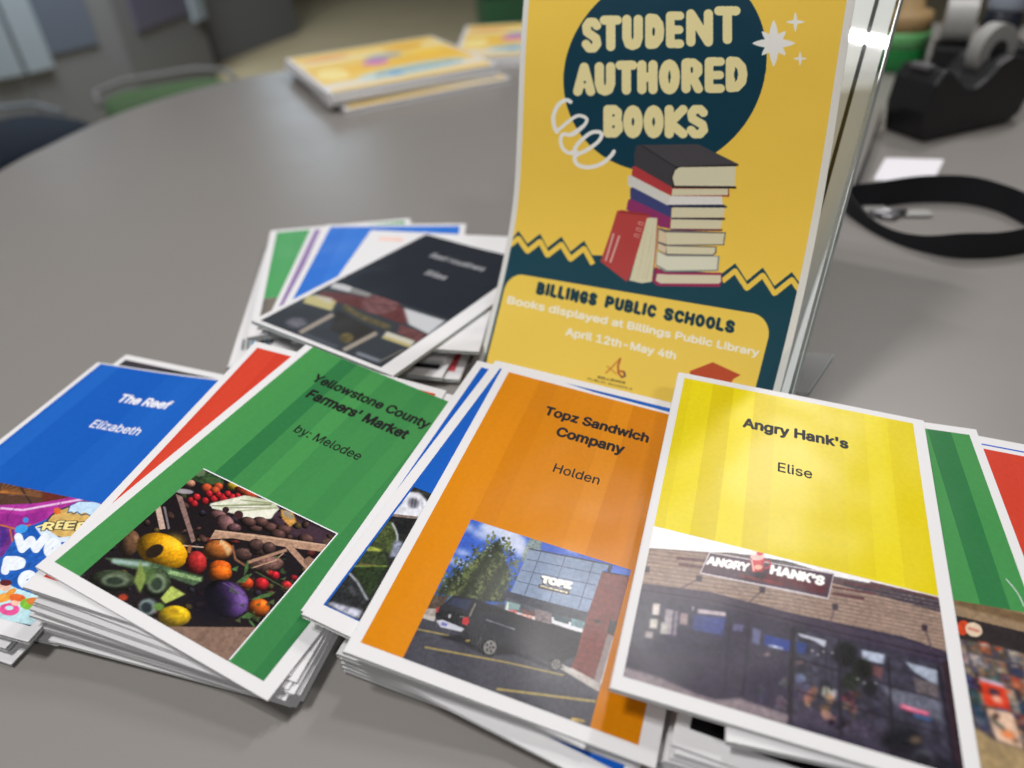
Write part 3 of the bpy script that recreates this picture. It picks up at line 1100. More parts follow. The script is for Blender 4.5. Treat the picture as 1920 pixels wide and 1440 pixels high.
orange = Booklet('orange', (NC - 1) / NC, 1.0, *PLANES['orange'][:2], PLANES['orange'][5],
                 'orange booklet titled Topz Sandwich Company with a parking lot photo', GC, 4, 70)


def paint_waterfall(bk):
    Q = bk.local([(936, 690), (609, 1133), (774, 912)])
    xl = float(Q[:2, 0].mean())
    bk.panel((xl, -xl, float(Q[1, 1]) - 0.5, float(Q[0, 1])), BLUE1, BLUE2, 14, 9)
    cv = canvas_for(bk, (xl + 1.2, -xl, float(Q[1, 1]), float(Q[2, 1])), 2.6, (34, 38, 34))
    cv.crop = (600, 880, 4.5)
    P, E, L = cv.poly, cv.ell, cv.line
    P([(700, 130), (1300, 330), (1200, 500), (560, 440)], (44, 46, 44), tex=.4, cell=8)
    P([(740, 190), (840, 200), (960, 330), (830, 420), (600, 390), (690, 290)], (214, 216, 226), soft=3, tex=.12, cell=14)
    E(790, 285, 46, 44, (80, 80, 92), soft=4); L([(850, 240), (870, 330)], 14, (150, 152, 164), soft=3)
    for k in range(6):
        L([(740 + 30 * k, 220 + 6 * k), (730 + 28 * k, 320)], 4, (236, 238, 244), soft=1.5, alpha=.7)
    P([(610, 375), (830, 400), (815, 425), (600, 400)], (128, 112, 104), tex=.3, cell=6)
    P([(590, 395), (900, 430), (800, 560), (640, 540), (560, 440)], (30, 30, 32), tex=.4, cell=8)
    P([(560, 440), (620, 440), (660, 560), (600, 720), (440, 640)], (66, 78, 44), soft=2, tex=.5, cell=6)
    L([(610, 455), (640, 510), (655, 560), (655, 620)], 12, (206, 216, 232), soft=1.5)
    P([(630, 600), (700, 610), (660, 740), (590, 740)], (130, 136, 156), soft=3, tex=.3)
    P([(350, 700), (420, 650), (540, 690), (580, 790), (430, 810), (310, 800)], (50, 62, 38), soft=1.5, tex=.5, cell=6)
    P([(385, 660), (440, 648), (530, 680), (520, 695), (400, 690)], (142, 152, 66), soft=2, tex=.3); L([(330, 800), (470, 806)], 6, (140, 90, 74), soft=1)
    P([(270, 820), (580, 815), (480, 1000), (420, 1070), (330, 950)], (38, 50, 30), soft=1.5, tex=.5, cell=7); L([(290, 815), (570, 815)], 12, (128, 150, 60), soft=2, tex=.3)
    P([(230, 890), (270, 880), (400, 1080), (350, 1240), (100, 1150), (110, 1070)], (40, 42, 44), soft=2, tex=.55, cell=6)
    L([(250, 875), (320, 950), (370, 1040), (405, 1100)], 14, (200, 206, 218), soft=2); L([(250, 985), (300, 1060)], 26, (110, 112, 120), soft=5, alpha=.7)
    P([(60, 1130), (110, 1120), (230, 1150), (360, 1190), (330, 1260), (200, 1210)], (180, 182, 200), soft=3, tex=.3, cell=8)
    cv.grain(.1)
    bk.photo(cv)


paint_waterfall(wf)


def paint_orange(bk):
    Q = bk.local([(957, 698), (674, 1199), (1196, 1402)])
    xl = float(Q[:2, 0].mean())
    bk.panel((xl, float(Q[2, 0]), float(Q[1:, 1].mean()), float(Q[0, 1])), ORG1, ORG2, 12.5, 5)
    R = bk.local([(886, 970), (1183, 1073), (1105, 1364.6), (758, 1226)])
    xl, xr = float((R[0, 0] + R[3, 0]) / 2), float((R[1, 0] + R[2, 0]) / 2)
    yt, yb = float((R[0, 1] + R[1, 1]) / 2), float((R[2, 1] + R[3, 1]) / 2) - 0.9
    cv = canvas_for(bk, (xl, xr, yb, yt), 3.4, (60, 60, 70))
    cv.crop = (740, 950, 3.348)
    P, E, L = cv.poly, cv.ell, cv.line
    P([(490, 60), (1490, 400), (1480, 560), (200, 640), (250, 500)], (48, 88, 186), soft=2)
    for x, y, rx, ry, a in ((640, 150, 110, 40, .9), (740, 220, 90, 60, .9), (460, 130, 50, 26, .6), (430, 290, 50, 16, .8), (560, 180, 70, 30, .7), (800, 280, 40, 40, .8), (1110, 275, 50, 14, .6), (400, 350, 80, 20, .8)):
        E(x, y, rx, ry, (206, 212, 232), soft=9, alpha=a, rot=15)
    # trees
    g = np.random.default_rng(4)
    P([(820, 260), (860, 185), (925, 200), (915, 280), (840, 360), (790, 340)], (128, 140, 118), soft=3, alpha=.8, tex=.4)
    P([(590, 250), (640, 215), (670, 230), (690, 320), (730, 430), (700, 520), (680, 600), (520, 590), (260, 545), (370, 430), (470, 370), (530, 300)], (40, 50, 30), soft=4, tex=.5, cell=8)
    for k in range(900):
        x = 245 + 535 * g.random()
        ytop = 178 + abs(x - 640) * .72 + 26 * math.sin(x * .06) + 22 * math.sin(x * .19)
        y = ytop + (605 - ytop) * g.random() ** 1.1
        lit = .5 + .5 * math.sin(x * .045 + y * .03) + .35 * (g.random() - .5)
        c = np.array((34, 42, 24)) * (1 - lit) + np.array((104, 114, 66)) * lit
        r_ = 3 + 6 * g.random()
        E(x, y, r_ * 1.4, r_, np.clip(c, 14, 130), rot=g.uniform(0, 180), n=7, soft=.4, alpha=.85)
    for k in range(46):
        x = 300 + 470 * g.random()
        ytop = 186 + abs(x - 640) * .72
        E(x, ytop + 110 * g.random(), 4 + 5 * g.random(), 3 + 3 * g.random(), (150, 170, 200), n=7, soft=.6, alpha=.6)
    L([(560, 390), (590, 560)], 9, (44, 34, 28), soft=1)
    P([(230, 560), (340, 560), (300, 640), (200, 640)], (74, 62, 52), tex=.4, cell=6); P([(190, 640), (280, 640), (280, 700), (180, 690)], (160, 152, 146), tex=.3, cell=8)
    # glass upper storey
    P([(845, 265), (1365, 370), (1300, 410), (1220, 668), (730, 535)], (118, 136, 164), tex=.05, cell=40)
    P([(980, 440), (1265, 500), (1215, 660), (920, 590)], (146, 162, 190), alpha=.5, soft=8)
    for a, b_ in (((920, 280), (815, 556)), ((1075, 300), (970, 600)), ((1250, 335), (1150, 645)), ((830, 330), (1290, 425)), ((795, 398), (1262, 493)), ((765, 465), (1245, 585))):
        L([a, b_], 5, (62, 74, 100), soft=.8)
    L([(845, 265), (1365, 368)], 9, (40, 48, 70)); P([(1345, 365), (1368, 370), (1350, 420), (1330, 412)], (30, 36, 60))
    # sign on the glass
    cv.text('TOPZ', (918, 480), (1096, 520), 52, (52, 50, 52), .10, 12); cv.text('TOPZ', (924, 474), (1102, 514), 50, (238, 236, 226), .09, 12)
    P([(905, 485), (1100, 530), (1092, 556), (900, 510)], (66, 58, 50)); L([(915, 497), (1085, 540)], 11, (196, 188, 168), tex=.6, cell=4)
    # dark awning band and shop windows
    P([(670, 520), (1220, 665), (1205, 720), (690, 590)], (52, 56, 68), tex=.2); P([(700, 570), (900, 640), (1190, 720), (1180, 800), (690, 660)], (70, 74, 84), tex=.3)
    P([(700, 590), (790, 615), (780, 650), (690, 640)], (120, 150, 150), soft=1); P([(690, 640), (880, 690), (880, 720), (690, 660)], (206, 206, 208)); L([(712, 600), (704, 650)], 10, (216, 216, 214))
    E(740, 662, 30, 16, (200, 110, 110), tex=.5, cell=4); E(830, 690, 44, 15, (196, 150, 140), rot=14, tex=.5, cell=4); P([(800, 640), (880, 660), (880, 690), (800, 670)], (96, 66, 62))
    P([(985, 690), (1190, 750), (1180, 798), (985, 730)], (214, 216, 222)); P([(1000, 672), (1095, 700), (1090, 738), (1000, 712)], (60, 78, 86)); P([(1110, 700), (1200, 722), (1185, 768), (1105, 745)], (104, 134, 142), tex=.3)
    P([(880, 640), (985, 670), (980, 745), (880, 715)], (120, 106, 110), tex=.3, cell=5)
    # brick pier
    P([(1300, 410), (1480, 440), (1390, 800), (1250, 1085), (1110, 1010), (1215, 660)], (112, 52, 46), tex=.14, cell=10)
    for k in range(17):
        y = 440 + 38 * k
        L([(1290 - 11 * k, y), (1470 - 11 * k, y + 46)], 3, (84, 36, 34), soft=.8, alpha=.7)
    L([(1365, 425), (1200, 1060)], 4, (90, 40, 38), alpha=.6); E(1270, 718, 17, 13, (26, 24, 28)); P([(1350, 710), (1400, 720), (1390, 810), (1330, 790)], (40, 34, 40))
    P([(1335, 800), (1385, 815), (1300, 1110), (1250, 1085)], (140, 128, 128), soft=1); L([(1375, 815), (1292, 1110)], 9, (206, 204, 208))
    L([(1300, 408), (1480, 440)], 8, (40, 30, 40)); P([(1370, 372), (1483, 414), (1478, 436), (1362, 412)], (62, 100, 190))
    # asphalt
    P([(170, 700), (370, 770), (560, 900), (1000, 1020), (1290, 1150), (1230, 1400), (40, 935)], (62, 62, 72), tex=.16, cell=5, seed=21)
    P([(1030, 1010), (1110, 1010), (1295, 1110), (1280, 1160)], (176, 170, 166), tex=.1); P([(1040, 985), (1110, 1015), (1200, 1060), (1100, 1050)], (190, 186, 180))
    for a, b_, w_ in (((145, 768), (345, 808), 7), ((655, 890), (770, 915), 7), ((190, 880), (700, 975), 9), ((700, 975), (1060, 1056), 8), ((640, 1142), (1260, 1220), 12)):
        L([a, b_], w_, (176, 156, 84), soft=.8)
    E(1150, 1337, 46, 10, (186, 156, 84), rot=10, soft=1, tex=.4)
    P([(180, 675), (260, 690), (250, 720), (180, 700)], (180, 174, 170))
    # black pickup truck
    P([(285, 815), (430, 860), (560, 930), (760, 930), (1000, 1025), (820, 900), (420, 800)], (22, 22, 28), soft=3)
    P([(300, 620), (370, 555), (500, 575), (640, 625), (860, 705), (1175, 790), (1140, 935), (1075, 960), (1010, 1000), (930, 960), (660, 870), (560, 900), (430, 800), (350, 770), (255, 690), (265, 640)], (30, 31, 38), tex=.12, cell=14)
    P([(330, 610), (375, 570), (490, 590), (455, 650)], (40, 48, 72), soft=1); P([(500, 590), (640, 640), (740, 680), (520, 650)], (22, 23, 30)); L([(510, 605), (470, 690)], 9, (130, 126, 112), soft=.8)
    L([(575, 708), (755, 770)], 5, (150, 156, 170), soft=.8)
    P([(255, 690), (265, 640), (470, 680), (440, 770), (290, 730)], (20, 20, 26)); P([(428, 700), (462, 690), (470, 720), (455, 745), (425, 735)], (186, 40, 44)); P([(262, 640), (285, 625), (275, 660), (258, 668)], (170, 44, 44))
    P([(262, 715), (300, 708), (440, 765), (420, 785), (290, 755)], (190, 192, 204), soft=.8); P([(298, 722), (335, 735), (325, 752), (292, 742)], (110, 110, 176)); P([(340, 675), (356, 678), (350, 700), (338, 697)], (176, 176, 180)); L([(410, 690), (440, 692)], 8, (150, 150, 150), alpha=.6)
    for x, y, r in ((595, 882, 54), (1008, 988, 38)):
        E(x, y, r * 1.05, r * 1.1, (18, 18, 22), rot=20); E(x + 4, y, r * .72, r * .82, (126, 124, 122), rot=20)
        for q in range(5):
            t = q * 72 * math.pi / 180
            E(x + 4 + .40 * r * math.cos(t), y + .46 * r * math.sin(t), r * .15, r * .2, (40, 38, 42), n=10)
        E(x + 4, y, r * .15, r * .17, (60, 60, 62), n=10)
    E(460, 840, 16, 6, (150, 130, 60)); L([(545, 820), (520, 865)], 6, (110, 110, 110), alpha=.6)
    cv.grain(.05)
    bk.photo(cv)
    bk.title('title_line', 'Topz Sandwich', (1022, 774), (1213, 832), M_BLACKINK, 0.036)
    bk.title('title_line', 'Company', (1043, 815), (1167, 852), M_BLACKINK, 0.036)
    bk.title('author', 'Holden', (1036, 885), (1122, 908), M_BLACKINK, 0.01)


paint_orange(orange)

# ---- pile D: Angry Hank's (yellow cover)
GD = 'booklets in the pile under the yellow storefront cover'
cfgD = [(157, 224, -21.5)] * 2 + [(158, 224.5, -21.2), (157.4, 224.1, -21.8), (159.2, 223.8, -21.5), (161.5, 223.9, -21.4), (163.1, 224.0, -21.3), (164, 223, -22.0), (165.8, 221.6, -24.2)]
ND = len(cfgD)
for i, (x, y, a) in enumerate(cfgD):
    lab = {8: 'booklet with a black and blue cover showing under the front of the yellow booklet',
           7: 'white booklet just beneath the black covered one under the yellow booklet'}.get(
        i, 'white folded booklet low in the pile beneath the yellow storefront cover')
    bk = Booklet('hank', .56 * i / ND, .56 * (i + 1) / ND, x, y, deg(a), lab, GD, 4, 80 + i)
    if i == 8:
        bk.panel((-66, 66, -99, 102), (16, 16, 18), (18, 18, 20), 14, 3)
        bk.sheet('color_panel', -8, 66, -98.9, -60, panel_mat(BLUE1, BLUE2, 14, 2), 0.06)
bk = Booklet('hank', .60, .72, 210, 229, deg(-20.5), 'red booklet with a thin blue line near its top edge, at the far right', GD, 4, 95)
bk.panel((-66, 66, -99, 97), RED1, RED2, 14, 6)
bk.sheet('cover_rule', -66, 66, 100.2, 101.4, panel_mat((40, 84, 190), (40, 84, 190), 14, 6), 0.03)
store = Booklet('hank', .78, .895, 174.0, 233.5, deg(-15.0), 'green booklet with a magazine shelf photo sticking out right of the yellow one', GD, 4, 96)


def paint_store(bk):
    rect = (-66, 67.0, 0, float(bk.local([(1735, 797), (1822, 822)])[:, 1].mean()))
    yb = float(bk.local([(1795, 1123), (1915, 1150)])[:, 1].mean())
    bk.panel((rect[0], max(60, min(68, rect[1])), yb, rect[3]), GREEN1, GREEN2, 13, 2)
    cv = canvas_for(bk, (-66, max(60, min(68, rect[1])), yb - 84, yb), 2.4, (150, 128, 100))
    cv.crop = (1700, 1060, 3.79)
    P, E, L = cv.poly, cv.ell, cv.line
    P([(200, 180), (1100, 420), (1100, 500), (200, 260)], (110, 88, 62), soft=3); P([(200, 250), (1100, 480), (1100, 560), (200, 330)], (140, 118, 92), soft=3)
    P([(200, 320), (1100, 540), (1100, 700), (200, 500)], (44, 38, 40), tex=.12)
    P([(200, 480), (1100, 680), (1100, 1400), (200, 1120)], (66, 60, 66), tex=.4, cell=12)
    g = np.random.default_rng(8)
    cols = [(40, 70, 90), (150, 130, 110), (196, 190, 186), (52, 62, 116), (196, 56, 34), (206, 180, 150), (66, 100, 96), (120, 70, 60), (90, 96, 140), (210, 120, 84), (170, 160, 170)]
    for r in range(7):
        for c in range(10):
            x, y = 330 + 92 * c + 26 * r, 500 + 22 * c + 96 * r
            x, y = x + g.uniform(-18, 18), y + g.uniform(-14, 14)
            cc = np.array(cols[g.integers(len(cols))]) * g.uniform(.45, .95)
            P([(x, y), (x + 82, y + 20), (x + 104, y + 108), (x + 24, y + 88)], cc, tex=.3, cell=10, soft=1, seed=int(x))
            [E(x + 52 + g.normal(0, 20), y + 54 + g.normal(0, 22), g.uniform(5, 20), g.uniform(5, 16), np.array(cols[g.integers(len(cols))]) * g.uniform(.5, 1.1), rot=g.uniform(0, 90), soft=1.5, alpha=.75, n=9) for q in range(5)]; E(x + 40, y + 30, 26, 9, cols[g.integers(len(cols))], soft=1.5, alpha=.8)
    P([(510, 800), (690, 850), (740, 1030), (560, 990)], (206, 58, 34), tex=.2, soft=1); E(620, 900, 42, 22, (52, 44, 60), rot=20, soft=2); E(640, 950, 40, 22, (230, 180, 160), soft=3, rot=30); P([(510, 790), (680, 840), (690, 870), (520, 820)], (190, 170, 190), soft=1)
    P([(560, 1010), (750, 1050), (830, 1300), (640, 1240)], (214, 180, 156), tex=.2, soft=1); E(630, 1070, 26, 24, (60, 40, 36), soft=2); L([(590, 1080), (700, 1170)], 22, (60, 66, 60), soft=3); E(720, 1200, 50, 26, (214, 120, 66), rot=20, soft=3); E(775, 1245, 24, 22, (110, 84, 70), soft=2)
    P([(200, 1140), (490, 1150), (620, 1240), (840, 1310), (1200, 1420), (1200, 1800), (200, 1800)], (156, 134, 98), tex=.14, cell=24, soft=3)
    cv.blur_in([(200, 470), (1100, 700), (1100, 1500), (200, 1150)], 2.4)
    E(400, 445, 46, 52, (196, 66, 30)); E(476, 458, 62, 48, (216, 196, 170), rot=25); L([(435, 445), (515, 472)], 16, (190, 110, 96), soft=2)
    cv.grain(.05)
    bk.photo(cv)
    # a pale scratch across the green panel
    P = bk.local([(1886, 1085), (1920, 1137)])
    Vs = []
    for t in np.linspace(0, 1, 7):
        x, y = P[0] + (P[1] - P[0]) * t
        x += 1.2 * math.sin(t * 3.1)
        for e in (-.18, .18):
            Vs.append((x + e, y, float(bk.zt(x, y)) - bk.z0 + .06))
    mesh_obj('scratch', Vs, [(2 * i, 2 * i + 1, 2 * i + 3, 2 * i + 2) for i in range(6)], M_WHITEINK, bk.cover)


paint_store(store)
hank = Booklet('hank', .91, 1.0, *PLANES['hank'][:2], PLANES['hank'][5],
               "yellow booklet titled Angry Hank's with a brick storefront photo, nearest on the right", GD, 4, 97)


def paint_hank(bk):
    Q = bk.local([(1283, 705), (1712, 797), (1228, 983), (1761, 1122)])
    xl, xr = float((Q[0, 0] + Q[2, 0]) / 2), float((Q[1, 0] + Q[3, 0]) / 2)
    yt, yb = float((Q[0, 1] + Q[1, 1]) / 2), float((Q[2, 1] + Q[3, 1]) / 2)
    bk.panel((xl, xr, yb, yt), YEL1, YEL2, 12.6, 3)
    R = bk.local([(1172, 1269), (1800, 1436)])
    cv = canvas_for(bk, (xl, xr, float(R[0, 1]), yb - 0.05), 2.6, (52, 46, 62))
    cv.crop = (1160, 1000, 2.8235)
    P, E, L = cv.poly, cv.ell, cv.line
    P([(-200, -100), (2000, 500), (2000, 760), (-200, 200)], (142, 120, 108))
    g = np.random.default_rng(6)
    # brick courses
    for k in range(44):
        o_ = -40 + 11 * k
        L([(40, 78 + o_), (900, 200 + o_ * .95), (1900, 400 + o_ * .9)], 4.5, (108, 88, 82) if k % 2 else (168, 146, 128), alpha=.55, soft=.6, tex=.5, cell=7, seed=k)
    # sky: bare paper above the roofline
    P([(100, -60), (300, -60), (1750, 330), (1697, 345), (1525, 302), (1150, 230), (900, 150), (600, 104), (440, 101), (150, 80), (100, 90)], (233, 232, 234))
    L([(150, 80), (440, 101), (700, 118), (1140, 236), (1520, 306), (1700, 352)], 5, (100, 84, 80), soft=.8)
    for a, b_, w_ in (((310, 132), (480, 148), 16), ((320, 165), (470, 184), 14), ((1130, 250), (1380, 292), 14), ((1130, 285), (1360, 322), 12), ((1130, 318), (1300, 346), 16), ((1330, 262), (1690, 345), 12)):
        L([a, b_], w_, (88, 52, 56), soft=1.2, tex=.2)
    # dark shop front under the wall
    P([(130, 265), (480, 310), (950, 430), (1500, 545), (1760, 635), (1900, 680), (1900, 1400), (20, 1400), (20, 700)], (50, 44, 62), tex=.12, cell=20)
    P([(130, 265), (480, 310), (950, 430), (1760, 635), (1760, 690), (950, 490), (480, 372), (120, 310)], (60, 50, 68)); L([(125, 300), (480, 352), (950, 470), (1760, 668)], 8, (38, 30, 44), soft=1)
    P([(1690, 690), (1735, 670), (1830, 1300), (1760, 1300)], (50, 34, 42)); P([(1735, 660), (1900, 690), (1900, 1400), (1830, 1300)], (18, 16, 22))
    # windows on the left
    P([(120, 360), (590, 410), (560, 620), (60, 640)], (44, 40, 60), tex=.3, cell=14)
    for x, y, w_, h_, c in ((185, 370, 36, 60, (206, 196, 190)), (170, 450, 40, 50, (190, 186, 176)), (145, 515, 40, 36, (150, 140, 140)), (250, 400, 42, 130, (150, 142, 150)), (300, 410, 18, 130, (130, 122, 136)), (330, 420, 40, 60, (150, 130, 134)), (228, 470, 34, 60, (176, 172, 166)), (420, 400, 150, 22, (190, 176, 182)), (390, 388, 12, 20, (170, 160, 170))):
        P([(x, y), (x + w_, y + .12 * w_), (x + w_ - .1 * h_, y + h_ + .12 * w_), (x - .1 * h_, y + h_)], c, soft=1.2, tex=.15)
    P([(400, 430), (570, 445), (550, 540), (390, 510)], (52, 62, 122), soft=2, tex=.2); P([(610, 478), (665, 485), (655, 520), (605, 515)], (96, 92, 130), soft=1.5); P([(710, 500), (755, 510), (745, 590), (705, 580)], (92, 94, 128), soft=1.5)
    L([(690, 470), (660, 860)], 8, (30, 26, 40), soft=1.5); L([(590, 440), (560, 860)], 12, (36, 32, 50), soft=2)
    P([(775, 535), (915, 570), (905, 625), (770, 590)], (36, 56, 132), soft=1.5); L([(795, 592), (870, 610)], 10, (190, 196, 220), soft=1.2, tex=.6, cell=3)
    # glass doors and windows with reflections
    P([(930, 500), (1710, 700), (1790, 1260), (900, 980)], (54, 52, 66), tex=.45, cell=14)
    P([(945, 525), (1100, 568), (1090, 605), (1040, 570), (960, 545)], (186, 190, 206), soft=1); P([(1285, 615), (1405, 640), (1400, 690), (1290, 670)], (170, 180, 200), soft=1.5, tex=.15); P([(1515, 680), (1685, 725), (1685, 810), (1560, 730)], (156, 166, 184), soft=1.5, tex=.1)
    P([(940, 570), (1000, 585), (985, 640), (940, 630)], (40, 60, 120), soft=2); P([(1330, 690), (1400, 710), (1390, 770), (1330, 740)], (104, 70, 74), soft=2); P([(1560, 760), (1690, 800), (1690, 900), (1570, 840)], (96, 88, 92), soft=3, tex=.3)
    P([(1380, 800), (1700, 880), (1720, 1000), (1450, 900)], (96, 98, 114), soft=4, tex=.3); P([(930, 900), (1400, 1020), (1450, 1120), (900, 990)], (66, 58, 76), soft=4, tex=.4)
    E(1200, 640, 60, 70, (22, 24, 26), soft=4, tex=.4); E(1290, 720, 56, 60, (26, 28, 26), soft=4, tex=.5); E(1230, 780, 50, 50, (34, 40, 32), soft=4, tex=.6); E(1330, 820, 36, 40, (30, 30, 34), soft=2)
    for x, y, rx, ry, c in ((1115, 850, 42, 46, (190, 182, 176)), (1020, 870, 40, 40, (150, 104, 92)), (1110, 915, 44, 40, (170, 134, 112)), (970, 780, 40, 36, (110, 122, 150)), (865, 790, 36, 20, (160, 150, 164)), (770, 840, 24, 50, (92, 84, 110)), (860, 890, 40, 30, (100, 88, 106)), (1220, 870, 46, 40, (104, 52, 60)), (1250, 930, 40, 30, (130, 96, 90)), (965, 860, 24, 50, (96, 74, 116)), (785, 640, 26, 10, (150, 130, 130)), (965, 680, 26, 12, (140, 112, 104)), (1330, 940, 50, 26, (70, 66, 78)), (1180, 1000, 60, 30, (40, 36, 44))):
        for q in range(7):
            cc = np.clip(np.array(c) * g.uniform(.45, 1.05) + g.uniform(-12, 12, 3), 0, 255)
            E(x + g.normal(0, .42) * rx, y + g.normal(0, .5) * ry, rx * g.uniform(.2, .6), ry * g.uniform(.25, .8), cc, rot=g.uniform(-40, 60), soft=1.6, alpha=.8, tex=.3, cell=6, seed=x + q, n=8)
    for x, y in ((1025, 620), (1055, 640), (1085, 625), (1130, 632), (1265, 770), (1300, 790), (1360, 790)):
        E(x, y, 6, 5, (200, 200, 196), soft=1)
    L([(1490, 910), (1560, 935), (1640, 955)], 22, (206, 84, 120), soft=1.5); L([(1500, 912), (1630, 948)], 6, (250, 170, 190), soft=1); L([(1560, 960), (1650, 985)], 16, (60, 96, 150), soft=2.5)
    for a, b_, w_ in (((935, 660), (1700, 880), 7), ((935, 830), (1710, 1060), 7), ((925, 500), (905, 1000), 26), ((1165, 560), (1175, 1090), 12), ((1425, 650), (1455, 1180), 12), ((1690, 700), (1780, 1240), 16), ((1095, 600), (1100, 860), 5)):
        L([a, b_], w_, (34, 28, 38), soft=1.2)
    E(1610, 1190, 66, 46, (84, 86, 96), rot=20, soft=1.5); E(1610, 1200, 40, 26, (36, 38, 44), rot=20, soft=1.5); E(1500, 1090, 120, 60, (22, 22, 28), soft=6, tex=.5); E(1570, 1090, 34, 20, (90, 76, 64), soft=3)
    P([(1440, 1100), (1800, 1220), (1800, 1300), (1420, 1200)], (30, 28, 36), soft=4, tex=.5, alpha=.8)
    cv.blur_in([(130, 330), (950, 480), (1740, 690), (1800, 1300), (900, 1000), (60, 720)], 1.3)
    # pavement
    P([(30, 705), (200, 755), (420, 850), (520, 880), (640, 870), (900, 960), (890, 1010), (30, 770), (20, 760)], (128, 116, 122), soft=2.5, tex=.12, cell=10)
    # wall lamps and their arms
    for x, y, x2, y2 in ((428, 240, 330, 292), (762, 300, 690, 368), (1146, 390, 1120, 470), (1618, 500, 1655, 610), (152, 192, 140, 205)):
        L([(x, y), (x2, y2)], 7, (84, 70, 76), soft=1); P([(x - 16, y - 18), (x + 16, y - 14), (x + 14, y + 18), (x - 15, y + 14)], (58, 46, 56), soft=.8)
    # shop sign
    P([(480, 100), (1142, 212), (1110, 350), (950, 318), (430, 214)], (196, 190, 196)); P([(486, 106), (1136, 218), (1106, 342), (950, 308), (438, 208)], (70, 46, 62), tex=.15, cell=9)
    P([(720, 205), (1110, 270), (1085, 320), (800, 262)], (86, 26, 38), soft=3); L([(640, 222), (860, 270)], 12, (120, 44, 44), soft=2, tex=.4)
    cv.text('ANGRY', (468, 163), (684, 202), 54, (246, 244, 242), .06, 14); cv.text("HANK'S", (806, 214), (1082, 276), 60, (246, 244, 242), .06, 12)
    # the mug between the words
    P([(696, 118), (775, 130), (765, 205), (706, 205)], (170, 40, 50)); E(735, 120, 38, 26, (216, 180, 176)); E(716, 104, 16, 13, (232, 214, 210)); E(748, 106, 18, 14, (200, 52, 60)); L([(775, 142), (802, 150), (802, 180), (772, 188)], 9, (170, 44, 52)); L([(705, 140), (716, 200)], 9, (232, 190, 180), soft=1); E(740, 180, 22, 14, (220, 170, 150), soft=1); E(735, 155, 20, 12, (206, 60, 66), soft=1); E(745, 222, 34, 16, (40, 28, 40), soft=2)
    cv.grain(.05)
    bk.photo(cv)
    bk.title('title', "Angry Hank's", (1394, 799), (1590, 842), M_BLACKINK, 0.036)
    bk.title('author', 'Elise', (1459, 885), (1523, 896), M_BLACKINK, 0.01)


paint_hank(hank)

# ---- pile E: behind, under the black cover
GE = 'booklets in the fanned pile under the black cover'
cfgE = [(-161, 591, 5.3), (-86, 558, -12.3), (-92, 560, -15.5), (-95, 575, -13), (-152, 613, 8.3), (-124, 600, -0.1), (-112, 597, -2.1), (-77, 567, -9.0)]
NE = len(cfgE) + 1
labE = ['white booklet at the bottom left of the fanned pile under the black cover',
        'lowest booklet with a white corner right of the black cover, beside the poster',
        'booklet with a dark photo corner showing right of the black cover',
        'white booklet with a pale blue strip above the black cover',
        'green booklet at the left end of the fan behind the black one',
        'white booklet with a thin purple frame fanned behind the black one',
        'blue booklet fanned out behind the black one',
        'white booklet with coral lettering partly under the black cover']
for i, (x, y, a) in enumerate(cfgE):
    bk = Booklet('black', i / NE, (i + 1) / NE, x, y, deg(a), labE[i], GE, 4, 120 + i)
    if i == 0:
        cv = Canvas(-66, 66, -96, -40, 1.2, bk.local, (226, 226, 226))
        for k in range(16):
            cv.crop = (0, 0, 1)
            cv.line([(440 + 9 * k, 640 - 2 * k), (438 + 9 * k, 660 - 2 * k)], 4, [(70, 90, 80), (60, 140, 190), (50, 56, 64)][k % 3], soft=1)
        bk.photo(cv)
    if i == 1:
        bk.panel((58, 66, -98, 96), (186, 70, 80), (190, 76, 84), 20, 1)
    if i == 2:
        bk.panel((-66, 66, -98, -30), (40, 38, 44), (54, 50, 56), 9, 2)
    if i == 3:
        bk.panel((-20, 66, 84, 102), (112, 146, 216), (120, 156, 222), 20, 2)
    if i == 4:
        bk.panel((-65, 66, -44, 102), (74, 150, 92), (84, 160, 100), 13, 2)
        bk.panel((-65, 66, -98, -44.2), (96, 92, 90), (120, 112, 104), 7, 2)
    if i == 5:
        for r in ((-67, -61, -98, 102), (-60.8, 66, -98, -92)):
            bk.panel(r, (140, 116, 164), (146, 122, 170), 30, 2)
    if i == 6:
        bk.panel((-66, 66, -92, 102), (44, 108, 200), (52, 116, 206), 30, 2)
    if i == 7:
        bk.title('title', 'Montana', (-56, 88), (-24, 88), M_ORANGEINK, .02, local=True) if False else bk.panel((-58, -34, 84, 92), (236, 190, 176), (236, 206, 196), 4, 3)
black = Booklet('black', (NE - 1) / NE, 1.0, *PLANES['black'][:2], PLANES['black'][5],
                'black booklet with pale title and dark building photo, topmost of the back pile', GE, 8, 140, 2.5)


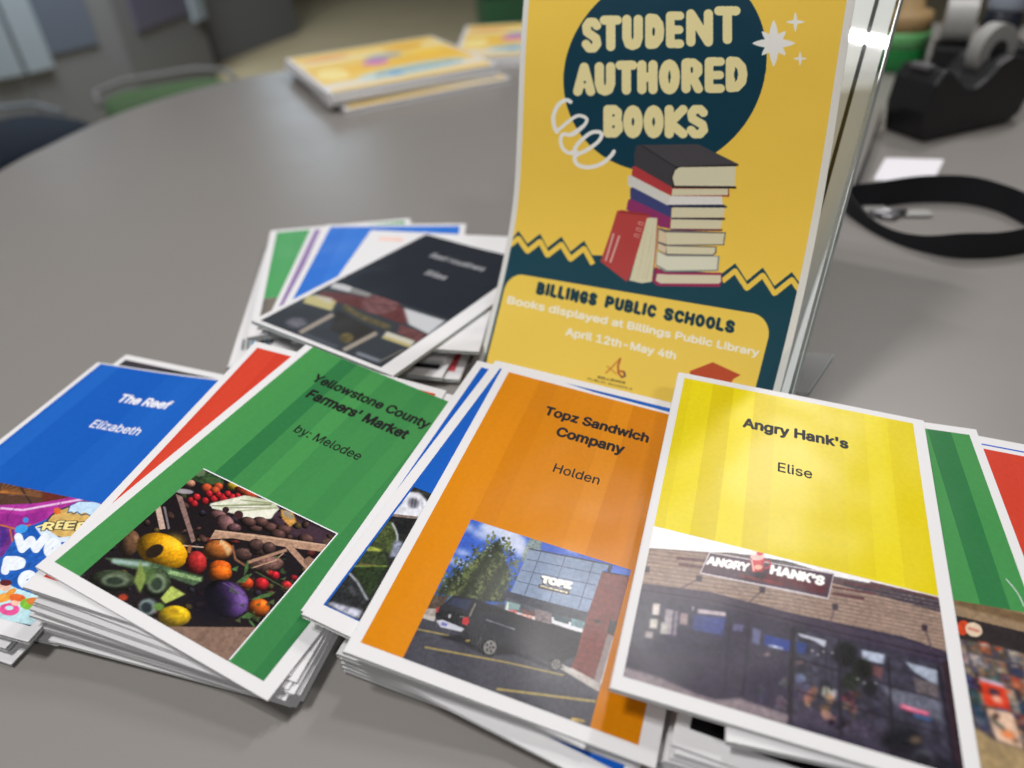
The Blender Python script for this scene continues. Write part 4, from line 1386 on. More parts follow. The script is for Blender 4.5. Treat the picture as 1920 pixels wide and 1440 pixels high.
def paint_black(bk):
    Q = bk.local([(803, 440), (484, 599), (714, 689), (585, 545), (820, 640)])
    xl, xr = float((Q[0, 0] + Q[1, 0]) / 2), float(Q[2, 0])
    yb, yt, ym = float((Q[1, 1] + Q[2, 1]) / 2), float(Q[0, 1]), float(bk.local([(640, 522), (835, 607)])[:, 1].mean())
    bk.panel((xl, xr, ym, yt), (38, 42, 50), (40, 44, 52), 30, 3)
    cv = canvas_for(bk, (xl, xr, yb, ym), 2.0, (52, 62, 74))
    cv.crop = (400, 380, 3.2)
    P, E, L = cv.poly, cv.ell, cv.line
    P([(720, 480), (840, 500), (820, 540), (700, 510)], (214, 216, 222), soft=2); P([(840, 500), (960, 540), (930, 570), (820, 540)], (150, 150, 150), soft=3)
    P([(640, 530), (800, 545), (880, 560), (1100, 600), (1200, 680), (1140, 730), (800, 610), (640, 580)], (122, 44, 46), soft=3, tex=.3); E(1000, 610, 110, 60, (140, 70, 74), soft=4, tex=.5, cell=6)
    P([(560, 550), (740, 590), (710, 650), (540, 600)], (228, 212, 110), soft=2); P([(580, 545), (720, 575), (700, 610)], (220, 212, 180), soft=3)
    P([(1140, 630), (1390, 710), (1290, 790), (1170, 730)], (216, 222, 232), soft=3); P([(1120, 730), (1280, 790), (1230, 840), (1100, 780)], (130, 60, 62), soft=2, tex=.4)
    P([(1040, 770), (1210, 830), (1180, 870), (1010, 810)], (226, 220, 190), soft=2); L([(1020, 805), (1180, 860)], 16, (220, 196, 80), soft=2)
    P([(740, 640), (980, 770), (880, 860), (700, 760)], (50, 48, 46), soft=3); L([(780, 620), (900, 690), (1060, 750)], 34, (110, 96, 50), soft=3, tex=.6, cell=5)
    L([(720, 670), (520, 780)], 26, (178, 160, 140), soft=2); L([(980, 780), (780, 885)], 26, (178, 160, 140), soft=2); E(800, 810, 40, 30, (120, 100, 40), soft=3, tex=.5)
    P([(560, 780), (760, 860), (700, 900), (500, 820)], (74, 84, 100), soft=4); E(500, 720, 60, 30, (110, 110, 130), soft=5, tex=.5); L([(860, 900), (1000, 950)], 22, (130, 140, 160), soft=3); L([(1000, 950), (1140, 880)], 8, (140, 130, 110), soft=1)
    cv.a = blur(cv.a, 2.4)
    cv.a = (cv.a * .6 + cv.a.mean(2, keepdims=True) * .4) * .82 + 8
    bk.photo(cv)
    bk.title('title', 'The Moustakers', (809, 480), (900, 516), M_WHITEINK, .02) if False else None
    # the title is out of focus in the photograph: only its grey blur can be read
    for nm, st, a, b_ in (('title', 'Sad routines', (808, 478), (900, 512)), ('author', 'Silas', (794, 513), (832, 525))):
        bk.title(nm, st, a, b_, M_GREYINK, .012)


paint_black(black)

# ------------------------------------------------------------------ sign holder, insert sheet and poster
SW, SH, SK = 215.9, 279.4, 1.10
SV = [-26.433888, 442.10106, -0.6634, 6.67441, 0.1128]
KL = [0.6716, 0.6574, 0.5737, 0.332, 0.2922, 0.4015]
KR = [0.7305, 0.6408, 0.5022, 0.3366, 0.2368, 0.3312]
NS = 60


def prof(th):
    s = np.linspace(0, SH, NS)
    a = np.interp(s, [0, 50, 100, 150, 200, SH], th)
    ds = s[1]
    return (np.concatenate([[0], np.cumsum(np.sin((a[1:] + a[:-1]) / 2) * ds)]), np.concatenate([[0], np.cumsum(np.cos((a[1:] + a[:-1]) / 2) * ds)]))


psi, tau = SV[2], SV[4]
SD = np.array([math.cos(psi) * math.cos(tau), math.sin(psi) * math.cos(tau), math.sin(tau)])
SN = np.array([-math.sin(psi), math.cos(psi), 0.0])
SU = np.cross(SD, SN)
B0 = np.array([SV[0], SV[1], SV[3]])
nL, zL = prof(KL)
nR, zR = prof(KR)
EL = B0 + nL[:, None] * SN + zL[:, None] * SU
ER = B0 + SW * SD + nR[:, None] * SN + zR[:, None] * SU


KL_, KR_ = 1.02, 1.10            # the left edge of the poster stands nearer than its right edge


def grow(P):
    return CC + (np.asarray(P) - CC) * SK


def poster_uv(q):
    """picture points -> (u, s) in mm on the curved sheet"""
    q = np.asarray(q, float).reshape(-1, 2)

    def pr(X):
        d = X - CC
        w = d @ FW
        return np.stack([960 + FPX * (d @ CR) / w, 720 - FPX * (d @ CU) / w], -1), w

    (PL, wl), (PR, wr) = pr(EL), pr(ER)
    d = PR - PL
    nn = np.linalg.norm(d, axis=1)
    out = []
    for t in q:
        c = (d[:, 0] * (t - PL)[:, 1] - d[:, 1] * (t - PL)[:, 0]) / nn
        cr = np.where(np.sign(c[:-1]) != np.sign(c[1:]))[0]
        i = cr[0] if len(cr) else (0 if abs(c[0]) < abs(c[-1]) else NS - 2)
        f = c[i] / (c[i] - c[i + 1])
        pa, pb = PL[i] + (PL[i + 1] - PL[i]) * f, PR[i] + (PR[i + 1] - PR[i]) * f
        wa, wb = KL_ * (wl[i] + (wl[i + 1] - wl[i]) * f), KR_ * (wr[i] + (wr[i + 1] - wr[i]) * f)
        k = ((t - pa) @ (pb - pa)) / ((pb - pa) @ (pb - pa))
        out.append((k * wa / (wb + k * (wa - wb)) * SW, (i + f) * SH / (NS - 1)))
    return np.array(out)


def spline(P, n=7):
    P = [np.array(p, float) for p in P]
    P = [2 * P[0] - P[1]] + P + [2 * P[-1] - P[-2]]
    out = []
    for p0, p1, p2, p3 in zip(P, P[1:], P[2:], P[3:]):
        for t in np.linspace(0, 1, n, endpoint=False):
            out.append(0.5 * ((2 * p1) + (-p0 + p2) * t + (2 * p0 - 5 * p1 + 4 * p2 - p3) * t * t + (-p0 + 3 * p1 - 3 * p2 + p3) * t ** 3))
    return out + [P[-2]]


def paint_poster():
    cv = Canvas(0, SW, 0, SH, 2.8, poster_uv, (232, 232, 228))
    P, E, L = cv.poly, cv.ell, cv.line
    MUST, TEAL, CREAM = (250, 211, 84), (0, 58, 78), (244, 232, 172)
    T2 = (8, 68, 84)

    def rectuv(u0, u1, s0, s1, col):
        r0, r1 = int((SH - s1) / SH * cv.h), int((SH - s0) / SH * cv.h)
        c0, c1 = int(u0 / SW * cv.w), int(u1 / SW * cv.w)
        cv.a[r0:r1, c0:c1] = col

    mg = 4.6
    rectuv(mg, SW - mg, mg, SH - mg, MUST)
    # big round shape
    R = 0.6536 * 100
    yy, xx = np.mgrid[0:cv.h, 0:cv.w]
    U, S = (xx + .5) / cv.w * SW, SH - (yy + .5) / cv.h * SH
    rim = poster_uv([(1059, 157), (1440, 121), (1124.5, 0), (1404, 0), (1328, 278), (1134, 309), (1062, 110), (1075, 220), (1430, 180)])
    M_ = np.stack([rim[:, 0] ** 2, rim[:, 1] ** 2, rim[:, 0], rim[:, 1]], 1)
    e_ = np.linalg.lstsq(M_, np.ones(len(M_)), rcond=None)[0]
    cv.a[(e_[0] * U ** 2 + e_[1] * S ** 2 + e_[2] * U + e_[3] * S) > 1 if e_[0] < 0 else (e_[0] * U ** 2 + e_[1] * S ** 2 + e_[2] * U + e_[3] * S) < 1] = TEAL
    # teal lower part with zigzag edge
    cv.crop = (860, 380, 2.667)
    zl = [(262, 190), (300, 140), (345, 205), (408, 155), (445, 225), (515, 170), (560, 245), (628, 190), (668, 262)]
    zr = [(1318, 352), (1382, 302), (1440, 390), (1520, 324), (1578, 416), (1665, 346), (1720, 425)]
    lowl = [(x, y + 22) for x, y in zl]
    P(zl + [(720, 264), (1000, 330), (1300, 352)] + zr + [(1740, 600), (1600, 1250), (0, 1250), (100, 700), (240, 300)], T2)
    # mustard zigzag band just under the teal line
    for z, k in ((zl[1:], 1), (zr, 1)):
        pts = [(x, y + 38) for x, y in z]
        if z is not zr:
            pts = [(258, 212)] + pts
            pts[-1] = (672, 308)
        else:
            pts[0] = (1318, 392)
        L(pts, 26, MUST)
        for p_ in pts[1:-1]:
            E(p_[0], p_[1], 12, 12, MUST, n=10)
    rectuv(0, mg, 0, SH, (232, 232, 228)); rectuv(SW - mg, SW, 0, SH, (232, 232, 228)); rectuv(0, SW, 0, mg, (232, 232, 228)); rectuv(0, SW, SH - mg, SH, (232, 232, 228))
    # rounded box (in sheet coordinates)
    q = poster_uv([(860 + 270 / 2.667, 380 + 342 / 2.667), (860 + 1530 / 2.667, 380 + 575 / 2.667), (860 + 150 / 2.667, 380 + 745 / 2.667), (860 + 1505 / 2.667, 380 + 905 / 2.667)])
    u0, u1, st = float((q[0, 0] + q[2, 0]) / 2) - 1.5, float((q[1, 0] + q[3, 0]) / 2) + 1.5, float(q[:2, 1].mean())
    rr, sb = 13.0, -30.0
    du, ds_ = np.maximum(np.maximum(u0 + rr - U, U - (u1 - rr)), 0), np.maximum(np.maximum(sb + rr - S, S - (st - rr)), 0)
    cv.a[(du ** 2 + ds_ ** 2 < rr * rr) & (S > mg)] = (252, 216, 90)
    # box writing
    for wd, xa, xb in (('BILLINGS', 385, 690), ('PUBLIC', 727, 985), ('SCHOOLS', 1020, 1378)):
        wts = [0.5 if c == 'I' else (0.86 if c == 'L' else 1.0) for c in wd]
        tot = sum(wts)
        x = xa
        for c, w_ in zip(wd, wts):
            cw = (xb - xa) * w_ / tot
            yb = 450 + .199 * (x + cw / 2 - 385)
            bubble(cv, c, x + 2, x + cw - 2, yb - 60, yb + 3, 9.2, (4, 58, 72), 9, .199)
            x += cw
    cv.text('Books displayed at Billings Public Library', (246, 503), (1498, 768), 50, (255, 252, 236), .022, 9)
    cv.text('April 12th-May 4th', (535, 662), (1082, 783), 52, (255, 252, 236), .022, 9)
    # small emblem and the corner of a red shape
    cv.crop = (1060, 620, 4.571)
    L([(345, 365), (470, 240)], 13, (206, 112, 44), alpha=.8, soft=1); L([(355, 300), (410, 345), (440, 370)], 11, (212, 130, 52), alpha=.8, soft=1)
    cv.stroke([(472, 238), (452, 300), (455, 360), (485, 398), (512, 385), (500, 350), (470, 345)], 7, (178, 60, 44), soft=1); L([(485, 400), (515, 384), (504, 352)], 11, (70, 60, 84), soft=1)
    cv.text('BILLINGS', (280, 405), (512, 455), 26, (96, 84, 50), .03, 4); cv.text('PUBLIC SCHOOLS', (192, 418), (572, 508), 22, (84, 76, 48), .02, 4)
    P([(1065, 345), (1262, 268), (1502, 378), (1440, 412), (1300, 640), (1100, 560)], (196, 78, 40))
    # words in the round shape
    cv.crop = (960, 0, 3.556)
    for st_, row in (('STUDENT', [(465, 597, 120, 352), (585, 733, 105, 342), (735, 873, 100, 336), (888, 1016, 92, 328), (1026, 1148, 78, 322), (1161, 1340, 63, 312), (1347, 1523, 43, 296)]),
                     ('AUTHORED', [(408, 556, 418, 641), (552, 689, 415, 639), (690, 836, 405, 633), (835, 971, 402, 629), (979, 1120, 397, 631), (1129, 1273, 390, 623), (1284, 1419, 383, 620), (1424, 1569, 378, 616)]),
                     ('BOOKS', [(609, 741, 700, 918), (741, 873, 702, 923), (877, 1012, 702, 923), (1017, 1171, 700, 923), (1164, 1307, 700, 923)])):
        for c, (xa, xb, ya, yb) in zip(st_, row):
            bubble(cv, c, xa, xb, ya, yb, 31 if c not in 'SE' else 29, CREAM)
            if c == 'A':
                E((xa + xb) / 2 + 4, yb - 92, 8, 9, TEAL)
            if c == 'B':
                E(xa + 68, ya + 70, 8, 9, TEAL); E(xa + 68, ya + 145, 8, 10, TEAL)
            if c == 'R':
                E(xa + 70, ya + 78, 8, 20, TEAL)
            if c == 'D':
                E((xa + xb) / 2 - 8, (ya + yb) / 2 + 2, 9, 28, TEAL)
            if c == 'O':
                E((xa + xb) / 2, (ya + yb) / 2, 9, 24, TEAL)
    # white squiggle
    W_ = (246, 247, 244)
    sq = spline([(392, 680), (360, 668), (310, 700), (278, 770), (282, 840), (300, 880)])
    L(sq, 27, W_, soft=.5); [E(p_[0], p_[1], 13, 13, W_, n=12) for p_ in sq]
    sq = spline([(300, 876), (330, 850), (420, 780), (470, 775), (500, 800), (470, 850), (400, 900), (340, 895), (325, 940), (340, 990), (380, 1020), (430, 1010)])
    L(sq, 23, W_); [E(p_[0], p_[1], 11, 11, W_, n=12) for p_ in sq]
    sq = spline([(340, 905), (400, 885), (480, 830), (500, 800)])
    L(sq, 12, W_)
    sq = spline([(405, 1025), (440, 960), (520, 890), (580, 880), (598, 905), (570, 950), (500, 1000), (430, 1035), (420, 1070), (450, 1105), (520, 1115), (600, 1090), (660, 1040), (680, 1010)])
    L(sq, 26, W_); [E(p_[0], p_[1], 13, 13, W_, n=12) for p_ in sq]
    # stars
    cv.crop = (1380, 0, 3.556)
    for a, l, w_ in ((90, 155, 34), (0, 143, 32), (45, 112, 30), (-45, 112, 30)):
        t = np.linspace(0, 2 * math.pi, 40, endpoint=False)
        e = np.stack([l * np.cos(t), w_ * np.sign(np.sin(t)) * np.abs(np.sin(t)) ** 1.6], 1)
        c_, s_ = math.cos(deg(a)), math.sin(deg(a))
        P(np.stack([250 + e[:, 0] * c_ - e[:, 1] * s_, 290 + e[:, 0] * s_ + e[:, 1] * c_], 1), W_)
    for cx, cy, l in ((394, 148, 62), (425, 392, 45)):
        for a in (0, 90):
            t = np.linspace(0, 2 * math.pi, 30, endpoint=False)
            e = np.stack([l * np.cos(t), l * .2 * np.sign(np.sin(t)) * np.abs(np.sin(t)) ** 1.5], 1)
            P(e if a == 0 and False else np.stack([cx + (e[:, 0] if a == 0 else e[:, 1]), cy + (e[:, 1] if a == 0 else e[:, 0] * 1.05)], 1), W_)
    # pile of books
    cv.crop = (1100, 250, 4.644)
    PAGE, EDGE = (224, 218, 186), (110, 104, 104)
    P([(400, 290), (430, 280), (740, 460), (740, 545), (390, 380)], (186, 62, 66)); P([(740, 475), (1240, 478), (1240, 552), (735, 545)], (150, 44, 48)); P([(745, 482), (1232, 482), (1228, 538), (740, 542)], PAGE)
    P([(360, 370), (390, 368), (730, 545), (1180, 548), (1178, 580), (1188, 622), (700, 628), (360, 455)], (222, 222, 216)); P([(730, 545), (1180, 552), (1175, 590), (1188, 622), (705, 624)], (232, 232, 228))
    P([(378, 480), (400, 468), (700, 625), (740, 640), (735, 735), (380, 575)], (62, 70, 124)); P([(700, 622), (1190, 620), (1225, 640), (1200, 655), (740, 650)], (34, 40, 74)); P([(745, 645), (1205, 648), (1188, 732), (738, 734)], PAGE); P([(735, 734), (1205, 734), (1200, 755), (740, 752)], (44, 36, 60))
    P([(360, 580), (385, 570), (735, 735), (728, 832), (640, 815), (345, 665)], (146, 50, 106)); P([(738, 748), (1180, 755), (1165, 832), (730, 830)], PAGE); P([(730, 830), (1180, 834), (1182, 850), (730, 846)], (110, 36, 76))
    P([(620, 820), (700, 838), (1212, 862), (1196, 974), (720, 980), (615, 945)], EDGE); P([(628, 838), (690, 865), (692, 962), (622, 942)], (226, 206, 174)); P([(690, 862), (1200, 872), (1186, 965), (694, 968)], PAGE)
    P([(615, 945), (720, 975), (1132, 985), (1130, 1040), (1100, 1066), (700, 1060), (610, 1010)], EDGE); P([(622, 956), (690, 985), (690, 1046), (615, 1008)], (226, 206, 174)); P([(690, 982), (1120, 994), (1116, 1036), (1095, 1054), (700, 1048)], PAGE)
    P([(608, 1020), (700, 1060), (1158, 1066), (1145, 1200), (680, 1205), (600, 1150)], (150, 154, 150)); P([(615, 1028), (700, 1070), (1140, 1074), (1132, 1186), (700, 1192), (608, 1140)], (228, 228, 206))
    P([(600, 1160), (680, 1208), (1170, 1212), (1182, 1280), (1158, 1336), (620, 1328), (580, 1300)], (160, 46, 92)); P([(612, 1222), (700, 1228), (1166, 1234), (1168, 1290), (1150, 1308), (640, 1306), (600, 1280)], (226, 218, 190))
    P([(412, 260), (432, 108), (480, 100), (970, 94), (1320, 268), (1318, 282), (1296, 288), (770, 300), (1300, 464), (1302, 480), (745, 472), (420, 285)], (74, 72, 78))
    P([(412, 180), (440, 102), (480, 104), (775, 296), (740, 380), (755, 470), (420, 284)], (66, 64, 70)); L([(478, 106), (775, 296)], 8, (34, 32, 36)); P([(770, 290), (1320, 268), (1318, 284), (775, 300)], (34, 32, 34)); P([(745, 458), (1300, 462), (1302, 482), (742, 474)], (34, 32, 34))
    P([(800, 296), (1296, 288), (1288, 460), (765, 456), (746, 385), (765, 320)], (224, 220, 190)); L([(800, 294), (765, 320), (742, 385), (760, 460)], 10, (34, 32, 34))
    P([(120, 1115), (265, 675), (300, 668), (545, 720), (360, 1285), (340, 1285)], (186, 68, 66)); P([(300, 668), (545, 700), (540, 720), (280, 690)], (160, 52, 54))
    P([(525, 740), (560, 732), (615, 738), (612, 900), (575, 1290), (480, 1304), (372, 1280), (440, 1040)], (224, 220, 186)); L([(618, 740), (596, 1060), (570, 1290)], 8, (176, 60, 66))
    for x in (470, 520, 550):
        L([(x + 60, 800), (x - 30, 1270)], 3, (204, 190, 160), soft=.6)
    for dx, a_ in ((0, 1), (50, 1)):
        L([(235 + dx, 870 + dx * .4), (165 + dx * .8, 1110 + dx * .3)], 17, (226, 172, 166))
    for k in range(3):
        x, y = 482 - 18 * k, 775 + 52 * k
        L([(x - 26, y - 6), (x + 20, y + 8)], 7, (226, 160, 154)); L([(x - 32, y + 14), (x + 12, y + 28)], 7, (226, 160, 154)); L([(x - 26, y - 6), (x - 32, y + 14)], 7, (226, 160, 154))
    cv.grain(.012, 4)
    return cv.final()


def sheet_surface(u, s, off=0.0):
    t = np.clip(s / SH * (NS - 1), 0, NS - 1.001)
    i = t.astype(int)
    f = (t - i)[:, None]
    A, B_ = EL[i] * (1 - f) + EL[i + 1] * f, ER[i] * (1 - f) + ER[i + 1] * f
    A, B_ = CC + (A - CC) * KL_, CC + (B_ - CC) * KR_
    return A + (B_ - A) * (u / SW)[:, None]


pc = paint_poster()
ny, nx = pc.shape[:2]
Ug, Sg = np.meshgrid(np.linspace(0, SW, nx), np.linspace(SH, 0, ny))
PV = sheet_surface(Ug.ravel(), Sg.ravel())
fv = grid_faces(nx, ny)
keep = (PV[fv][:, :, 2] > 0.6).all(1)
used = np.unique(fv[keep])
remap = -np.ones(len(PV), int)
remap[used] = np.arange(len(used))
poster = empty('poster', PV[used][PV[used][:, 2].argmin()])
pl0 = np.array(poster.location) / MM
tag(poster, 'curved yellow and teal poster reading Student Authored Books, propped on the clear stand', 'poster')
po = mesh_obj('printed_sheet', PV[used] - pl0, remap[fv[keep]], M_POSTER, poster, pc.reshape(-1, 3)[used], smooth=True)
sol = po.modifiers.new('thickness', 'SOLIDIFY')
sol.thickness = 0.25 * MM
sol.offset = -1.0

# clear stand: a leaning pane with a foot behind it, and the white sheet held in it
AL = 0.70
AA = math.sin(AL) * SN + math.cos(AL) * SU
AN = np.cross(AA, SD)
AN = AN / np.linalg.norm(AN)
if AN[1] > 0:
    AN = -AN                      # towards the viewer
RB = B0 + (SW + 6) * SD


def pane_pt(u, s, n=0.0):
    """u measured back from the right edge, s up the pane, n towards the viewer"""
    return grow(RB - u * SD + s * AA + n * AN)


ac = bpy.data.materials.new('clear_acrylic')
ac.use_nodes = True
nt = ac.node_tree
nt.nodes.clear()
out = nt.nodes.new('ShaderNodeOutputMaterial')
mixs = nt.nodes.new('ShaderNodeMixShader')
tr = nt.nodes.new('ShaderNodeBsdfTransparent')
tr.inputs[0].default_value = (0.965, 0.98, 0.975, 1)
gl = nt.nodes.new('ShaderNodeBsdfGlossy')
gl.inputs['Roughness'].default_value = 0.02
fr = nt.nodes.new('ShaderNodeFresnel')
fr.inputs['IOR'].default_value = 1.49
geo = nt.nodes.new('ShaderNodeNewGeometry')
iorm = nt.nodes.new('ShaderNodeMapRange')          # back faces see the same fresnel as front faces
iorm.inputs['To Min'].default_value = 1.49
iorm.inputs['To Max'].default_value = 1 / 1.49
nt.links.new(geo.outputs['Backfacing'], iorm.inputs['Value'])
nt.links.new(iorm.outputs['Result'], fr.inputs['IOR'])
nt.links.new(fr.outputs[0], mixs.inputs[0])
nt.links.new(tr.outputs[0], mixs.inputs[1])
nt.links.new(gl.outputs[0], mixs.inputs[2])
nt.links.new(mixs.outputs[0], out.inputs[0])
aedge = new_mat('acrylic_edge', (0.42, 0.48, 0.48, 1), 0.2, 0.5)[0]

af = bpy.data.materials.new('frosted_acrylic')
af.use_nodes = True
nt = af.node_tree
nt.nodes.clear()
out = nt.nodes.new('ShaderNodeOutputMaterial')
mx1 = nt.nodes.new('ShaderNodeMixShader')
mx1.inputs[0].default_value = 0.22
tr = nt.nodes.new('ShaderNodeBsdfTransparent')
pr = nt.nodes.new('ShaderNodeBsdfPrincipled')
pr.inputs['Base Color'].default_value = (0.55, 0.57, 0.57, 1)
pr.inputs['Roughness'].default_value = 0.15
nt.links.new(tr.outputs[0], mx1.inputs[1])
nt.links.new(pr.outputs[0], mx1.inputs[2])
nt.links.new(mx1.outputs[0], out.inputs[0])
stand = empty('sign_stand', grow(RB) * [1, 1, 0])
s0 = np.array(stand.location) / MM
tag(stand, 'clear acrylic sign stand leaning behind the yellow poster', 'sign stand')


def slab_on_pane(name, u0, u1, sA, sB, n0, n1, mat, parent, org, drop=False):
    V = []
    for n_ in (n0, n1):
        for u, s in ((u0, sA), (u1, sA), (u1, sB), (u0, sB)):
            p = pane_pt(u, s, n_)
            if drop and s == sA:
                k = (p[2] - 0.3) / (AA[2] * SK)
                p = pane_pt(u, s - k, n_)
            V.append(p - org)
    return mesh_obj(name, V, [(0, 1, 2, 3), (7, 6, 5, 4), (0, 4, 5, 1), (1, 5, 6, 2), (2, 6, 7, 3), (3, 7, 4, 0)], mat, parent)


slab_on_pane('front_pane', -1.0, SW + 4, 0, 282, 0.2, 1.8, ac, stand, s0, True)
slab_on_pane('back_pane', -1.0, SW + 4, 0, 282, -5.0, -3.4, ac, stand, s0, True)
slab_on_pane('side_edge', -1.5, -0.9, 0, 282, -4.9, 1.75, aedge, stand, s0, True)
# foot plate behind, lying on the table, joined to the pane by a sloping web
F0, F1, F2 = unproj(1502, 664), unproj(1561, 670), unproj(1513, 742)
fb = grow(RB - 20 * SD) * [1, 1, 0]
mb = MB()
q = [F2, F1, F1 + (F0 - F1) * 3.2, F2 + (F0 - F1) * 3.2]
V = [tuple(np.array(p) * [1, 1, 0] + [0, 0, z] - s0) for z in (0.4, 2.6) for p in q]
mesh_obj('foot', V, [(3, 2, 1, 0), (4, 5, 6, 7), (0, 1, 5, 4), (1, 2, 6, 5), (2, 3, 7, 6), (3, 0, 4, 7)], af, stand)
V = []
for e in (0, 0.9):
    for p in (F2, F1):
        V.append(np.array(p) * [1, 1, 0] + [e, 0, 2.7] - s0)
mesh_obj('foot_edge', V, [(0, 1, 3, 2)], aedge, stand)

ins = empty('insert_sheet', pane_pt(100, 2, -1.2))
i0 = np.array(ins.location) / MM
tag(ins, 'white paper sheet with a black border line held inside the clear stand', 'paper sheet')
M_INS = paper_mat('insert_paper', (0.86, 0.86, 0.88, 1), 0.6, 0.3)
slab_on_pane('paper', 1.6, SW + 1, 12, 280, -1.5, -1.2, M_INS, ins, i0)
slab_on_pane('border_line', 10.8, 13.2, 16, 279, -1.15, -1.1, M_BLACKINK, ins, i0)

# ------------------------------------------------------------------ yellow activity books at the far side
GF = 'yellow picture books piled at the far table edge'
M_FED = paper_mat('book_edge_paper', (0.74, 0.75, 0.76, 1), 0.7, 0.2)
YB = deg(24.7)


def activity_book(cx, cy, z, yaw, w, h, t, label, seed):
    r = empty('picture_book', (cx, cy, z), yaw)
    tag(r, label, 'picture book', GF)
    mb = MB()
    mb.box(-w / 2 + 2, w / 2 - 1.5, -h / 2 + 1.5, h / 2 - 1.5, 0.8, t - 0.8)
    mb.build('pages', M_FED, r)
    mb = MB()
    mb.box(-w / 2, w / 2, -h / 2, h / 2, t - 0.75, t)
    mb.box(-w / 2, w / 2, -h / 2, h / 2, 0, 0.75)
    mb.box(-w / 2, -w / 2 + 1.9, -h / 2, h / 2, 0.76, t - 0.76)
    cov = mb.build('cover', M_PAPER, r)
    g = np.random.default_rng(seed)
    cv = Canvas(-w / 2 + 8, w / 2 - 6, -h / 2 + 6, h / 2 - 6, 0.8, lambda q: q, (236, 202, 104))
    cv.crop = (0, 0, 1)
    P, E, L = cv.poly, cv.ell, cv.line
    for k in range(3):
        y = -h / 2 + 40 + 90 * k
        L([(-w / 2, y), (w / 2, y + 12)], 32, [(240, 226, 170), (222, 222, 216), (238, 190, 66)][(k + seed) % 3])
    E(20, -h * .28, w * .34, h * .11, (196, 216, 214), rot=4); L([(-50, -h * .3), (110, -h * .27)], 9, (74, 130, 150)); L([(-40, -h * .23), (100, -h * .21)], 7, (110, 150, 150))
    E(-w * .06, h * .02, 24, 22, (206, 130, 190)); E(w * .03, h * .14, 36, 18, (150, 164, 176)); E(-w * .28, h * .32, 44, 13, (226, 146, 90)); E(w * .22, h * .3, 40, 22, (232, 180, 60)); E(w * .3, h * .1, 30, 30, (244, 206, 90))
    E(-w * .36, -h * .1, 26, 40, (244, 226, 150)); L([(-w / 2, -h / 2 + 16), (w / 2, -h / 2 + 16)], 16, (120, 112, 50)) if seed == 3 else None
    E(-w * .05, -h * .3, 15, 11, (70, 150, 200))
    col = cv.final()
    X, Y = np.meshgrid(np.linspace(cv.x0, cv.x1, cv.nx), np.linspace(cv.y1, cv.y0, cv.ny))
    mesh_obj('cover_print', np.stack([X.ravel(), Y.ravel(), np.full(X.size, t + .08)], 1), grid_faces(cv.nx, cv.ny), M_POSTER, cov, col.reshape(-1, 3))
    return r


c0_, s0_ = math.cos(YB), math.sin(YB)


def fpos(a, b_):
    """a along the near edge from its left end, b away from it"""
    return (-250 + a * c0_ - b_ * s0_, 1180 + a * s0_ + b_ * c0_)


FWD, FHT = 292, 300
z = 0.1
labs = ['yellow picture book at the bottom of the larger far pile, jutting out in front', 'second yellow picture book from the table in the larger far pile',
        'third yellow picture book from the table in the larger far pile', 'topmost yellow picture book of the larger far pile, with pink and blue shapes']
for k in range(4):
    dx, dy = [(10, -14), (0, 3), (-4, 0), (-2, 4)][k]
    x, y = fpos(FWD / 2 + dx, FHT / 2 + dy)
    activity_book(x, y, z, YB + [0.03, -0.02, 0.02, 0.0][k], FWD, FHT, 7.2, labs[k], k + 1)
    z += 7.3
z = 0.1
for k in range(2):
    x, y = fpos(FWD + 146 + 6 * k, 215 + 4 * k)
    activity_book(x, y, z, YB - 0.55 + .05 * k, 240, 300, 8.6, ['lower yellow picture book of the pile just left of the poster', 'upper yellow picture book of the pile just left of the poster'][k], k + 6)
    z += 8.7

# ------------------------------------------------------------------ things on the right of the table
M_BLK, nt, b = new_mat('black_plastic', (0.012, 0.012, 0.013, 1), 0.45, 0.4)
add_bump(nt, b, 500, 0.15)
M_TAPE, nt, b = new_mat('tape_roll', (0.34, 0.34, 0.33, 1), 0.4, 0.4)
add_bump(nt, b, 300, 0.1)
M_STEEL, nt, b = new_mat('brushed_steel', (0.30, 0.30, 0.32, 1), 0.42, 0.5, 1.0)
add_bump(nt, b, 600, 0.1)


def tape_dispenser(cx, cy, yaw, k, label, kz=1.0):
    r = empty('tape_dispenser', (cx, cy, 0.2), yaw)
    tag(r, label, 'tape dispenser', 'black tape dispensers on the right')
    out_ = [(-78, 0), (-66, -0.0), (62, 0), (80, 8), (86, 28), (76, 54), (58, 66), (36, 70), (16, 64), (2, 52), (-12, 45), (-28, 47), (-44, 56), (-60, 66), (-72, 68), (-82, 56), (-86, 30)]
    mb = MB()
    mb.extrude([(x * k, z_ * k * kz) for x, z_ in out_], -32 * k, 32 * k)
    mb.build('body', M_BLK, r, 4, seg=3)
    mb = MB()
    mb.lathe([(13 * k, -9 * k), (31 * k, -9 * k), (31 * k, 9 * k), (13 * k, 9 * k)], 34 * k, 0, 32, 'y', 71 * k * kz)
    mb.build('tape_roll', M_TAPE, r)
    mb = MB()
    mb.lathe([(12.6 * k, -11 * k), (12.6 * k, 11 * k)], 34 * k, 0, 24, 'y', 71 * k * kz)
    mb.build('hub', M_BLK, r)
    mb = MB()
    mb.box(-80 * k, -70 * k, -14 * k, 14 * k, 66 * k * kz, 70 * k * kz)
    mb.build('cutter', M_STEEL, r)
    return r


tape_dispenser(588, 935, deg(20), 1.0, 'black desktop tape dispenser with a white tape roll, right of the poster', 1.22)
tape_dispenser(790, 1035, deg(-24), 1.0, 'black tape dispenser partly cut off at the right edge behind the first one')

